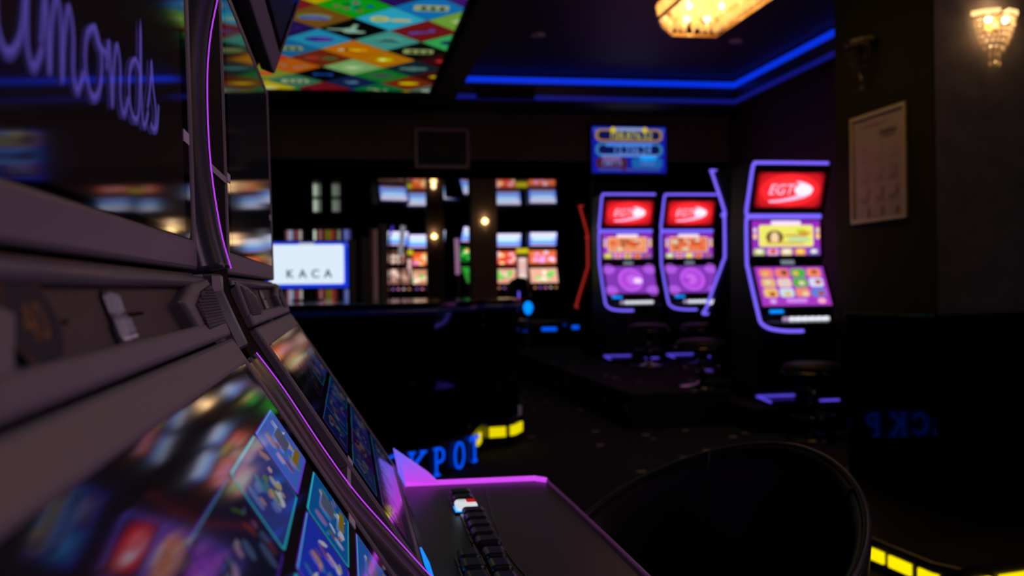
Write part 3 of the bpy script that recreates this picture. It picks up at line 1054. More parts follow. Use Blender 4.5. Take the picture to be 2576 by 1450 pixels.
# badges of the near machines
badge_c = mat('badge_navy', (.006, .012, .03), .35)
for mch, g in ((m1, 1.0), (m2, 1.0)):
    # round badge with gold 40
    cu = -.118
    pr = [STR.p(cu + .030 * math.cos(a), .019 + .0185 * math.sin(a), -.006) for a in [2 * PI * k / 32 for k in range(32)]]
    pr2 = [STR.p(cu + .030 * math.cos(a), .019 + .0185 * math.sin(a), -.0035) for a in [2 * PI * k / 32 for k in range(32)]]
    b = MB().prism(pr, pr2).build('round_badge', badge_c, mch, bevel=.0006)
    p = Pic(.07, .036)
    p.ell(0, 0, .0285, .0173, '#7a4a10', n=32).ell(0, 0, .0275, .0163, '#0a1430', n=32).text('40', .0, -.0068, .020, '#8a5c18', sx=1.3)
    p.put('numeral', STR.art(cu, .019, -.0033), b, PRINT, eps=.00006)
    # upright plaque: arched head and two rows of slender silver lettering
    cu = .006
    out = [(-.017, .0), (-.017, .017), (-.021, .017), (-.021, .031), (.021, .031), (.021, .017), (.017, .017), (.017, .0), (.012, -.0035), (.0, -.005), (-.012, -.0035)]
    out = [(cu + a * .85, .0105 + c * .78) for a, c in out]
    b = STR.slab(MB(), out, -.006, -.0045).build('plaque', badge_c, mch, bevel=.0004)
    p = Pic(.04, .036)
    for k in range(9):
        x = -.0120 + k * .0030
        hh = .0110 - abs(k - 4) * .0007
        p.rect(x, .0065, .0019, hh, '#e4eef2').rect(x, .0065 + .002 * ((k * 7) % 3 - 1), .0027, .0010, '#f4fcff')
    p.rect(0, .0000, .029, .0009, '#a8acb0')
    for k in range(5):
        p.rect(-.0140 + k * .0030, -.0052, .0019, .0084, '#eef4f8').rect(.0022 + k * .0030, -.0045, .0019, .0068, '#dce4e8')
    p.rect(-.0075, -.0102, .0160, .0016, '#ffffff').rect(.0085, -.0098, .0150, .0016, '#f8f8ff')
    p.put('lettering', STR.art(cu, .0105 + .0105, -.0044), b, mat_print('print_silver', .35), eps=.00006)

# curved divider rails: the grey post with its thin light line
RAILU = [(.16, 1.62), (.09, 1.47), (.03, 1.36), (.003, 1.25), (-.006, 1.20), (-.0075, 1.15), (-.005, 1.10), (.002, 1.05), (.010, 1.018)]
RAILK = [(.000, 1.0135), (.001, .998), (.012, .972), (.021, .952)]
RAILL = [(.030, .946), (.052, .915), (.084, .864), (.110, .826), (.138, .792), (.172, .752), (.205, .715), (.225, .66)]


def rail_mesh(path, u0, wd=1.0, bulge=0.0, ridge=True):
    if len(path) > 4:
        path = [(v.x, v.y) for v in smooth_path([(a, b, 0) for a, b in path], 5)]
    sec = [(-.042, -.07), (-.042, -.010), (-.036, -.002), (-.022, .003), (-.006, .0045), (-.002, .0022), (.004, .0052), (.020, .0055), (.034, .001), (.040, -.006), (.040, -.07)]
    if not ridge:
        sec = [(-.050, -.07), (-.050, -.004), (-.046, .003), (-.036, .008), (.0, .010), (.034, .008), (.041, .003), (.043, -.004), (.043, -.07)]
    mb = MB()
    rings = []
    for i, (f, z) in enumerate(path):
        a = path[max(0, i - 1)]
        b = path[min(len(path) - 1, i + 1)]
        (df, dz_), _ = unit(a, b)
        nf, nz = -dz_, df
        rings.append(mb.verts([(u0 + u * wd, -(f + nf * (h + bulge)), z + nz * (h + bulge)) for u, h in sec]))
    n = len(sec)
    for a, b in zip(rings, rings[1:]):
        for k in range(n - 1):
            mb.face([a[k], a[k + 1], b[k + 1], b[k]])
        mb.face([a[n - 1], a[0], b[0], b[n - 1]])
    mb.face(rings[0])
    mb.face(rings[-1][::-1])
    return mb


def light_line(path, u, off=.0005):
    path = [(v.x, v.y) for v in smooth_path([(a, b, 0) for a, b in path], 5)]
    pts = []
    for i, (f, z) in enumerate(path):
        (df, dz_), _ = unit(path[max(0, i - 1)], path[min(len(path) - 1, i + 1)])
        pts.append((u, -(f - dz_ * off), z + df * off))
    return MB().tube(pts, .0007, n=6)


for mch, us in ((m1, (.350, -.350)),):
    for u0 in us:
        r_ = rail_mesh(RAILU, u0).build('side_rail', M_RAIL, mch, smooth=True)
        light_line(RAILU, u0 + .0405, .0042).build('light_line', M_LED_PURPLE, r_, smooth=True)
        rail_mesh(RAILK, u0, bulge=.0, ridge=False).build('rail_knuckle', M_RAIL, mch, bevel=.002)
        r_ = rail_mesh(RAILL, u0).build('side_rail', M_RAIL, mch, smooth=True)
        light_line(RAILL, u0 + .0405, .0045).build('light_line', M_LED_PURPLE, r_, smooth=True)
# black cheek closing the gap beside the second machine, with small clips
cheek = [(.10, .1), (.165, .60), (.172, .715), (.019, .960), (.002, .998), (-.001, 1.016), (-.0072, 1.305), (.09, 1.62), (-.3, 1.65), (-.34, .1)]
MB().prism([(-.405, -f, z) for f, z in cheek], [(-.302, -f, z) for f, z in cheek]).build('side_cheek', M_CHEEK, m2)
MB().box(-.405, -.300, .0012, .012, 1.101, 1.107).build('clip', mat('clip_dim', (.5, .44, .5), .5), m2)
lowp = Plane((.024, .966), (.182, .722))
lowp.slab(MB(), rc(-.405, -.300, .158, .164), -.02, -.003).build('clip', MATS['clip_dim'], m2)
# magenta lit side of the second machine's deck
glow_side = Pic(.2, .2)
mb = MB()
ck = [(.178, .752), (.188, .70), (.250, .694), (.232, .712)]
mb.prism([(.292, -f, z) for f, z in ck], [(.306, -f, z) for f, z in ck])
m_ck = mat('led_cheek', (.1, .05, .15), .4, emis=(.32, .09, .86), strength=1.0)
nt = m_ck.node_tree
tcn, sep, rmp = nt.nodes.new('ShaderNodeTexCoord'), nt.nodes.new('ShaderNodeSeparateXYZ'), nt.nodes.new('ShaderNodeValToRGB')
nt.links.new(tcn.outputs['Generated'], sep.inputs[0])
nt.links.new(sep.outputs['Z'], rmp.inputs[0])
rmp.color_ramp.elements[0].color = (.62, .05, .82, 1)
rmp.color_ramp.elements[1].position = .8
rmp.color_ramp.elements[1].color = (.17, .12, .9, 1)
nt.links.new(rmp.outputs[0], nt.nodes['Principled BSDF'].inputs['Emission Color'])
mb.build('light_cheek', m_ck, m2, bevel=.002)
MB().tube([(.280, -.4195, .6935), (.1, -.4205, .6935), (-.1, -.4205, .6935), (-.285, -.4195, .6935)], .0022, n=6).build('light_strip', mat('magenta_edge_glow', (.1, .02, .1), .4, emis=(.030, .009, .032), strength=1.0), m2)  # faint glow added for purple light fading along the deck's front edge
dk = [(.303, -.186, .694), (.303, -.385, .694), (.299, -.405, .694), (.285, -.418, .694)]
MB().tube(smooth_path(dk, 3), .0042, n=8).build('light_strip', M_LED_DECK, m2, smooth=True)
mb = MB()
mb.prism([(.288, -.17, .60), (.305, -.17, .60), (.305, -.188, .735), (.288, -.188, .735)], [(.288, -.19, .60), (.305, -.19, .60), (.305, -.197, .695), (.288, -.197, .695)])
mb.build('light_cheek', MATS['led_cheek'], m2)
# lower lip between screen and deck, with its blue lit slot and dark emblem
PL = Plane((.184, .716), (.196, .692))
PL.slab(MB(), rc(-.3, .3, 0, PL.L), -.03, 0).build('lip', M_DECK, m2)
PL.slab(MB(), rc(-.3, .3, 0, PL.L), -.03, 0).build('lip', M_DECK, m1)
PL.slab(MB(), [(.06, .004), (.12, .004), (.13, .02), (.05, .02)], -.002, .0015).build('emblem', mat('emblem_slate', (.05, .08, .1), .35, noise=.6, scale=300), m2, bevel=.0006)
PL.slab(MB(), rc(-.235, -.16, .003, .024), -.002, .002).build('note_slot', mat('slot_blue', (0, .1, .2), .4, emis=(.0, .27, 1.1), strength=1.0), m2, bevel=.001)

# deck seam and buttons of both near decks
for mch in (m1, m2):
    seam = smooth_path([(.296, -.322, .6905), (.2, -.312, .6905), (.05, -.300, .6905), (-.12, -.290, .6905), (-.28, -.300, .6905)], 6)
    MB().tube(seam, .0009, n=6).build('deck_seam', M_SEAM, mch)
    pos = [(.163, 1.451), (.162, 1.411), (.161, 1.372), (.166, 1.325), (.165, 1.289), (.164, 1.248), (.163, 1.208), (.163, 1.167), (.162, 1.111), (.133, 1.111),
           (.132, 1.068), (.161, 1.062), (.131, 1.02), (.160, 1.01)]
    for k, (x, y) in enumerate(pos):
        u, f = y - 1.265, x - XF
        hw, hl = .0150, .0165 if k < 8 else .019
        if k in (8, 9, 10, 11, 12, 13):
            hw = .0125
        base = MB().box(u - hl - .002, u + hl + .002, -f - hw - .002, -f + hw + .002, .690, .694).build('button', M_BUTTON, mch, bevel=.0018)
        if k == 2 and mch is m2:
            cap = MB().box(u - hl, u + hl, -f - hw, -f + hw, .6942, .7050)
            c = cap.build('button_cap', mat('cap_white_lit', (.5, .5, .5), .3, emis=(.62, .66, .68), strength=1.0), base, bevel=.005, seg=3)
            pp = Pic(.03, .03)
            pp.rrect(.0065, 0, .0125, .022, .003, '#b81410').rect(-.006, .003, .008, .0012, '#303438').rect(-.006, -.003, .009, .0012, '#303438')
            # x along the width of the deck depth so the red half faces the player
            pp.put('cap_print', lambda x, y, e, u=u, f=f: (u + y, -f - x, .7054 + e), base, PIC, eps=.0001)
            MB().box(u - hl - .001, u + hl + .001, -f - hw - .001, -f + hw + .001, .692, .6945).build('glow_ring', mat('ring_cyan', (0, .1, .2), .4, emis=(.0, .35, 1.2), strength=1.2), base)
        else:
            MB().box(u - hl, u + hl, -f - hw, -f + hw, .6942, .7050).build('button_cap', M_BUTTON, base, bevel=.0055, seg=3)

# ---- the far machines
red = pic_red
main = machine('slot_machine', (3.13, 6.72, .17), 0, 'largest violet-edged slot machine at right, yellow picture on its middle screen and symbol grid below',
               'violet-edged slot machines', 'far', (pic_red(.52, .27), pic_menu(.52, .25, 'yellow', 1), pic_reels(.52, .31)), led=M_LED_VIOLET)
machine('slot_machine', (2.87, 9.9, .25), 0, 'leftmost violet-edged slot machine, orange middle screen and violet orb with a pale spot', 'violet-edged slot machines',
        'far', (pic_red(.52, .27), pic_menu(.52, .25, 'orange', 2), pic_orb(.52, .31, 1)), led=M_LED_VIOLET)
machine('slot_machine', (3.53, 9.9, .25), 0, 'violet-edged slot machine between two others, violet orb with a dark centre on its lower screen', 'violet-edged slot machines',
        'far', (pic_red(.52, .27), pic_menu(.52, .25, 'red', 3), pic_orb(.52, .31, -1)), led=M_LED_VIOLET)
machine('slot_machine', (3.27, 7.74, .25), R(-155), 'dark slot machine turned away, only its bent violet light line showing', 'violet-edged slot machines',
        'far', (pic_red(.52, .27), pic_menu(.52, .25, 'red', 4), pic_orb(.52, .31, 1)), led=M_LED_VIOLET, tube_side=1)
machine('slot_machine', (3.0, 11.23, .25), R(-155), 'slot machine turned away in the distance with a dim red light line', 'red-edged slot machines',
        'far', (pic_red(.52, .27, .02), pic_menu(.52, .25, 'red', 5, .02), pic_orb(.52, .31, 1, .02)), led=M_LED_RED, detail=1, tube_side=1)

RC = ['#f0a080', '#f8d8c0', '#e05030', '#f0b0c0', '#d04838', '#ffd890']
GC = ['#f0c8a8', '#78d868', '#f0a888', '#60c850', '#fff0d8', '#e8b0a0']
GG = ['#40d848', '#20a830', '#c0f0a0', '#f0a040', '#38c840']
PC = ['#e878d8', '#f09040', '#f8b060', '#e060c0', '#ffd0a0']
for (px, zc, yaw, base, c1, base2, c2, lab) in (
        (1277, 16.2, 0, '#d8402c', RC, '#e09880', GC, 'far slot machine left of the yellow sign, red middle screen, green stripe below'),
        (1366, 16.0, 0, '#e06838', ['#f0a0e0', '#f8d0e8', '#e07840', '#e8a0f0'], '#e8a890', GC, 'far slot machine right of the yellow sign, pink and orange middle screen'),
        (1060, 16.2, 0, '#d85828', PC, '#c88868', GC, 'far slot machine left of the lit wall lamp, magenta and orange middle screen'),
        (990, 15.2, 18, '#503028', ['#c09080', '#e8d0c0', '#804838'], '#805850', ['#e8c8b8', '#c09080'], 'far slot machine beside the grey posts, blue top screen and faint lower ones'),
        (1136, 15.1, 0, '#183c18', GG, '#a06048', GC, 'far slot machine right of the lit wall lamp, green middle screen'),
        (1184, 14.4, 40, '#0c5c18', GG, '#287c28', GG, 'narrow far slot machine by the brown pier, green screens turned aside')):
    x, y = c2r(px, zc)
    sc = .85
    machine('slot_machine', (x, y, .5), R(yaw), lab, 'slot machines in the far room', 'far',
            (pic_blue(.52, .27, 1.1), pic_mix(.52, .25, base, c1, px, 1.25), pic_mix(.52, .31, base2, c2, px + 1, 1.2)), led=None, detail=1, scale=sc)
# slim lit columns with yellow signs between the far machines
for (px, zc, lab) in ((1315, 15.9, 'pink lit column with a small yellow sign between two far machines'),
                      (1024, 15.9, 'pink lit column with a yellow sign left of the magenta far machine'),
                      (996, 15.5, 'thin pale lit column with a small yellow sign beside the grey posts')):
    x, y = c2r(px, zc)
    t = thing('lit_column', (x, y, .5), 0, lab, 'light column', 'lit columns between the far machines')
    w = .075 if px != 996 else .05
    MB().box(-w - .02, w + .02, 0, .1, 0, 1.07).build('casing', M_BODY, t, bevel=.004)
    p = Pic(2 * w, .42, '#c89090')
    for k in range(5):
        p.ell(0, .16 - k * .08, w * .85, .036, ['#f8d8d0', '#f0c0b8', '#e8c8c8', '#f8e0d0', '#e0b0a0'][k])
    p.put('display', lambda a, b, e: (a, -.004 - e, .78 + b), t, eps=.0005)
    p = Pic(2 * w + .05, .085, '#a89a10')
    p.rrect(0, 0, 2 * w + .03, .06, .02, '#d4c81c')
    p.put('sign', lambda a, b, e: (a, -.006 - e, 1.09 + b), t, eps=.0005)


# ================================================================== BARS AND THEIR LIT LETTERS
def r2(xc, zc):
    a = R(YAW)
    return (xc * math.cos(a) + zc * math.sin(a), -xc * math.sin(a) + zc * math.cos(a))


def inset(poly, d):
    """shrink a plan outline towards its centroid by about d"""
    cx = sum(p[0] for p in poly) / len(poly)
    cy = sum(p[1] for p in poly) / len(poly)
    out = []
    for x, y in poly:
        l = math.hypot(x - cx, y - cy)
        out.append((x - (x - cx) / l * d, y - (y - cy) / l * d))
    return out


def pr(poly, z0, z1, mb=None):
    return (mb or MB()).prism([(x, y, z0) for x, y in poly], [(x, y, z1) for x, y in poly])


M_GLOSSBAR = mat('bar_gloss_black', (0.002, 0.002, 0.003), 0.05, spec=0.55)
M_BARTOP = mat('bar_top_black', (0.004, 0.004, 0.005), 0.08, spec=0.5)
M_PLINTH = mat('plinth_black', (0.004, 0.004, 0.006), 0.3)

LP = [r2(*c) for c in [(-2.4, 5.2), (-1.3, 4.84), (-.95, 4.88), (-.74, 4.975), (-.62, 5.06), (-.51, 5.15), (-.407, 5.27), (-.312, 5.46), (-.234, 5.68), (-.200, 6.08), (-.158, 6.20), (-.05, 6.24), (.0, 6.30), (.055, 6.5), (.06, 7.0), (0, 7.3), (-.2, 7.5), (-2.4, 7.7)]]
bar = thing('bar_island', (0, 0, 0), 0, 'long black bar with blue JACKPOT letters at its foot and a monitor on top', 'bar')
pr(LP, 0, .17).build('plinth', M_PLINTH, bar, bevel=.004)
pr(inset(LP, .03), .17, .90).build('bar_front', M_GLOSSBAR, bar, bevel=.004)
pr(inset(LP, -.005), .90, .93).build('counter_top', M_BARTOP, bar, bevel=.006)
mb = MB()
lp2 = inset(LP, .022)
mb.tube([(x, y, .885) for x, y in lp2[1:15]], .018, n=6)
mb.build('light_strip', mat('bar_blue_dim', (.01, .02, .1), .4, emis=(.0002, .0010, .009), strength=1.0), bar)


def arc_at(poly, s):
    for a, b in zip(poly, poly[1:]):
        l = math.hypot(b[0] - a[0], b[1] - a[1])
        if s <= l:
            t = s / l
            return (a[0] + (b[0] - a[0]) * t, a[1] + (b[1] - a[1]) * t), ((b[0] - a[0]) / l, (b[1] - a[1]) / l)
        s -= l
    return poly[-1], ((b[0] - a[0]) / l, (b[1] - a[1]) / l)


LETTER = {  # strokes in a box 0..1 wide (w), 0..1 high; serifs drawn as short bars
    'J': [[(.35, 1), (.85, 1)], [(.6, 1), (.6, .25), (.5, .05), (.3, 0), (.1, .1), (.08, .28)]],
    'A': [[(.5, 1), (.1, 0)], [(.5, 1), (.9, 0)], [(.25, .36), (.75, .36)], [(-.02, 0), (.24, 0)], [(.76, 0), (1.02, 0)]],
    'C': [[(.92, .74), (.85, .92), (.6, 1), (.35, .95), (.12, .75), (.06, .5), (.12, .25), (.35, .05), (.6, 0), (.85, .08), (.94, .26)], [(.92, .72), (.92, .98)]],
    'K': [[(.2, 1), (.2, 0)], [(.9, 1), (.24, .45)], [(.42, .58), (.9, 0)], [(.04, 1), (.38, 1)], [(.04, 0), (.38, 0)], [(.7, 1), (1.02, 1)], [(.72, 0), (1.05, 0)]],
    'P': [[(.25, 1), (.25, 0)], [(.08, 1), (.6, 1), (.85, .9), (.9, .75), (.85, .58), (.6, .48), (.3, .48)], [(.05, 0), (.5, 0)]],
    'O': [[(.5 + .42 * math.sin(2 * PI * k / 16), .5 + .5 * math.cos(2 * PI * k / 16)) for k in range(17)]],
    'T': [[(.5, 1), (.5, 0)], [(.05, 1), (.95, 1)], [(.28, 0), (.72, 0)], [(.05, 1), (.05, .84)], [(.95, 1), (.95, .84)]],
}
path = LP[1:15]
# K sits at arc position found from its picture column
sign = thing('jackpot_lettering', (0, 0, 0), 0, 'blue glowing letters JACKPOT along the foot of the bar')
sign.parent = bar


def s_of(xz):
    s, best = 0, None
    q = r2(*xz)
    for a, b in zip(path, path[1:]):
        l = math.hypot(b[0] - a[0], b[1] - a[1])
        t = max(0, min(1, ((q[0] - a[0]) * (b[0] - a[0]) + (q[1] - a[1]) * (b[1] - a[1])) / l / l))
        d = math.hypot(a[0] + (b[0] - a[0]) * t - q[0], a[1] + (b[1] - a[1]) * t - q[1])
        if best is None or d < best[0]:
            best = (d, s + t * l)
        s += l
    return best[1]


sK, sP, sO, sT = s_of((-.51, 5.15)), s_of((-.407, 5.27)), s_of((-.312, 5.46)), s_of((-.236, 5.67))
for ch, s_, w in (('J', sK - .45, .09), ('A', sK - .30, .11), ('C', sK - .150, .10), ('K', sK, .11), ('P', sP, .085), ('O', sO, .12), ('T', sT, .12)):
    (x, y), (tx, ty) = arc_at(path, s_)
    nx, ny = ty, -tx
    mb = MB()
    for st in LETTER[ch]:
        pts = [(x + nx * .014 + tx * (a - .5) * w, y + ny * .014 + ty * (a - .5) * w, .016 + .138 * b) for a, b in st]
        mb.tube(pts, .0068, n=6)
    mb.build('letter_' + ch.lower(), M_LETTER, sign)
for a, b in (((-.154, 6.202), (-.052, 6.240)), ((-.026, 6.27), (.0, 6.305)), ((.004, 6.31), (.048, 6.475)), ((-.221, 5.86), (-.206, 6.02))):
    pa, pb = r2(*a), r2(*b)
    l = math.hypot(pb[0] - pa[0], pb[1] - pa[1])
    tx, ty = (pb[0] - pa[0]) / l, (pb[1] - pa[1]) / l
    nx, ny = ty, -tx
    z0, z1 = (.068, .131)
    MB().prism([(pa[0] + nx * .0, pa[1] + ny * .0, z0), (pb[0], pb[1], z0), (pb[0], pb[1], z1), (pa[0], pa[1], z1)],
               [(pa[0] + nx * .012, pa[1] + ny * .012, z0), (pb[0] + nx * .012, pb[1] + ny * .012, z0), (pb[0] + nx * .012, pb[1] + ny * .012, z1), (pa[0] + nx * .012, pa[1] + ny * .012, z1)]).build('yellow_panel', M_YELLOW, bar, bevel=.003)

# right hand bar: mirror-black face on a stepped foot
RB = [(2.262, 4.24), (2.386, 3.74), (2.92, 3.93), (3.38, 4.13), (3.38, 4.75), (2.62, 4.75)]
barR = thing('bar_island', (0, 0, 0), 0, 'black bar at the right edge with bright yellow dashes at its foot', 'bar')
RP = [(1.86, 4.0), (1.79, 3.42), (1.830, 2.90), (1.875, 2.815), (2.15, 2.868), (3.6, 2.7), (3.6, 4.75), (2.62, 4.75), (2.2, 4.3)]
pr(RP, 0, .11).build('plinth', M_PLINTH, barR, bevel=.004)
pr(RB, .11, .845).build('bar_front', M_GLOSSBAR, barR)
pr(inset(RB, -.01), .845, .868).build('counter_top', M_BARTOP, barR, bevel=.005)
for (pa, pb) in (((1.804, 3.225), (1.812, 3.150)), ((1.815, 3.122), (1.825, 3.003)), ((1.829, 2.968), (1.836, 2.875)), ((1.93, 2.822), (1.985, 2.832)), ((2.02, 2.838), (2.15, 2.863)), ((2.2, 2.86), (2.33, 2.843))):
    l = math.hypot(pb[0] - pa[0], pb[1] - pa[1])
    tx, ty = (pb[0] - pa[0]) / l, (pb[1] - pa[1]) / l
    nx, ny = ty, -tx
    z0, z1 = .036, .076
    q = [(pa, z0), (pb, z0), (pb, z1), (pa, z1)]
    MB().prism([(p_[0] + nx * -.004, p_[1] + ny * -.004, z) for p_, z in q], [(p_[0] + nx * .010, p_[1] + ny * .010, z) for p_, z in q]).build('yellow_panel', M_YELLOW2, barR, bevel=.0025)

# cash desk monitor
x, y = r2((773 - 1288) / 2500 * 6.6, 6.6)
t = thing('monitor', (x, y, .93), 0, 'bright monitor on the bar showing КАСА in a white box with blue border'.replace('КАСА', 'KACA'), 'monitor')
MB().box(-.285, .285, .0, .03, .075, .405).build('casing', M_BODY, t, bevel=.006)
MB().box(-.10, .10, -.05, .09, .0, .012).build('base', M_BODY, t, bevel=.004)
MB().box(-.025, .025, .03, .05, .008, .15).build('neck', M_BODY, t, bevel=.003)
p = Pic(.54, .305, '#1238e0')
p.rect(-.0, .13, .54, .03, '#3448d8').rrect(.0, .004, .485, .262, .016, '#dcecfb', 1.0).rect(0, .142, .1, .008, '#d0c878')
p.text('KACA', .012, -.088, .068, '#3c4244', sx=.95)
p2 = Pic(.54, .305)
p2.items = p.items[:-1]
p2.lay = p.lay
for k, ch in enumerate('KACA'):
    for o_ in (-.0016, 0, .0016):
        p2.text(ch, -.112 + k * .083 + o_, -.086, .080, '#14181a', sx=.95)
p2.put('picture', lambda a, b, e: (a, -.002 - e, .24 + b), t, eps=.0003)

# wall television and picture
t = thing('television', (2.91, 9.94, 2.414), 0, 'wall television high on the dark wall, yellow and blue jackpot digits', 'television')
MB().box(-.415, .415, .0, .045, -.258, .258).build('casing', M_BODY, t, bevel=.006)
p = Pic(.79, .475, '#0c1484', gain=1.5)
p.rect(0, .2, .76, .05, '#2a3a98').rrect(0, .15, .72, .13, .06, '#806020').rrect(0, .15, .66, .09, .04, '#0a0c40')
p.text('108,876.52', .02, .112, .108, '#9a9440', 1.0, sx=.98).rect(0, .213, .28, .035, '#6c7ca8').ell(-.17, .205, .03, .03, '#b09c10').ell(.17, .205, .03, .03, '#b09c10')
p.rrect(0, .0, .72, .14, .065, '#28608c').rrect(0, .0, .66, .10, .05, '#0a0c40').text('12,336.24', .03, -.04, .105, '#5078c0', 1.0, sx=1.0).rect(0, .052, .5, .03, '#3c70c0').rect(0, -.057, .6, .02, '#5078b8')
p.rrect(-.19, -.135, .33, .10, .03, '#3c1420').rrect(-.19, -.095, .2, .04, .015, '#644878').text('1,867.13', -.19, -.160, .065, '#5078c0')
p.rrect(.19, -.135, .33, .10, .03, '#104c88').ell(.2, -.088, .1, .022, '#0080cc').text('138.62', .19, -.160, .065, '#4c68b0').rect(0, -.205, .66, .03, '#28347c').ell(-.06, -.2, .03, .02, '#3c1840')
p.put('picture', lambda a, b, e: (a, -.002 - e, b), t, eps=.0004)

t = thing('framed_picture', (.973, 9.965, 2.416), 0, 'small framed dark picture on the wall left of the television', 'picture')
fr = mat('frame_mauve', (.5, .36, .38), .5, noise=.2)
MB().ring([(-.275, .03, -.2), (.275, .03, -.2), (.275, .03, .2), (-.275, .03, .2)], [(-.245, .03, -.17), (.245, .03, -.17), (.245, .03, .17), (-.245, .03, .17)],
          [(-.275, 0, -.2), (.275, 0, -.2), (.275, 0, .2), (-.275, 0, .2)], [(-.245, 0, -.17), (.245, 0, -.17), (.245, 0, .17), (-.245, 0, .17)]).build('frame', fr, t, bevel=.004)
p = Pic(.49, .34, '#181420')
p.rect(0, .07, .49, .1, '#2a1c18').ell(.02, -.01, .1, .07, '#442018').poly([(.0, -.02), (.24, -.09), (.24, -.06), (.02, 0)], '#302c44').rect(-.16, .0, .12, .02, '#28222c').rect(0, -.14, .49, .06, '#141828').rect(-.2, .12, .03, .06, '#2c2024')
p.put('print', lambda a, b, e: (a, .02 - e, b), t, PRINT, eps=.0004)

# framed notice on the side of the pillar (faces -X)
t = thing('framed_notice', (3.388, 5.905, 1.755), R(-90), 'pale printed notice in a white frame on the side of the pillar', 'notice')
w, h = .67, .71
fr = mat('frame_cream', (.34, .32, .24), .5)
MB().ring([(-w / 2, .0, -h / 2), (w / 2, 0, -h / 2), (w / 2, 0, h / 2), (-w / 2, 0, h / 2)], [(-w / 2 + .025, 0, -h / 2 + .025), (w / 2 - .025, 0, -h / 2 + .025), (w / 2 - .025, 0, h / 2 - .025), (-w / 2 + .025, 0, h / 2 - .025)],
          [(-w / 2, -.02, -h / 2), (w / 2, -.02, -h / 2), (w / 2, -.02, h / 2), (-w / 2, -.02, h / 2)], [(-w / 2 + .025, -.02, -h / 2 + .025), (w / 2 - .025, -.02, -h / 2 + .025), (w / 2 - .025, -.02, h / 2 - .025), (-w / 2 + .025, -.02, h / 2 - .025)]).build('frame', fr, t, bevel=.003)
p = Pic(w - .05, h - .05, '#8c8088')
rn = random.Random(8)
for j in range(4):
    for i in range(3):
        p.rrect(-.17 + i * .17, .10 - j * .13, .10, .07, .015, rn.choice(['#8c7884', '#907c88', '#86727e']))
        p.rect(-.17 + i * .17, .045 - j * .13, .12, .008, '#7c6a76')
p.rect(.12, .22, .2, .016, '#6c5c68').rect(.12, .19, .16, .01, '#786874').rect(-.05, .28, .3, .008, '#7c6c78')
p.put('print', lambda a, b, e: (a, -.004 - e, b), t, PRINT, eps=.0004)

# ================================================================== LAMPS
M_BRASS = mat('lamp_brass', (.45, .30, .12), .25, metal=.9)
M_BRASS_UNLIT = mat('lamp_brass_unlit', (.08, .07, .06), .3, metal=.8)  # brass of the unlit lamp, its shade put into a darker colour
M_CRYS = mat_crystal('crystal_warm', (1.0, .74, .44), glow=(.10, .05, .014))
M_CRYS_C = mat_crystal('crystal_ceiling', (1.0, .74, .40), glow=(.42, .19, .045))
M_CRYS_UNLIT = mat_crystal('crystal_unlit', (.12, .10, .12), gloss=.16)  # same crystals without lamplight, the shade put into a dark tint
M_FROST = mat('shade_frosted_lit', (.8, .6, .4), .5, emis=(1.0, .62, .24), strength=1.6)
M_FROST_UNLIT = mat('shade_frosted_unlit', (.03, .035, .03), .3)  # unlit copy of the frosted glass, darkened in its colour
M_BULB = mat('bulb_lit', (1, .9, .8), .4, emis=(1.0, .80, .42), strength=16)


def gem_mesh(name, w, h, m):
    mb = MB().gem((0, 0, 0), w, h)
    for v in mb.bm.verts:
        v.co *= K
    me = bpy.data.meshes.new(name)
    mb.bm.to_mesh(me)
    mb.bm.free()
    me.materials.append(m)
    return me


def put_gem(me, p, parent, rz=0.0):
    o = bpy.data.objects.new('crystal', me)
    COL.objects.link(o)
    o.parent = parent
    o.location = Vector(p) * K
    o.rotation_euler.z = rz
    return o


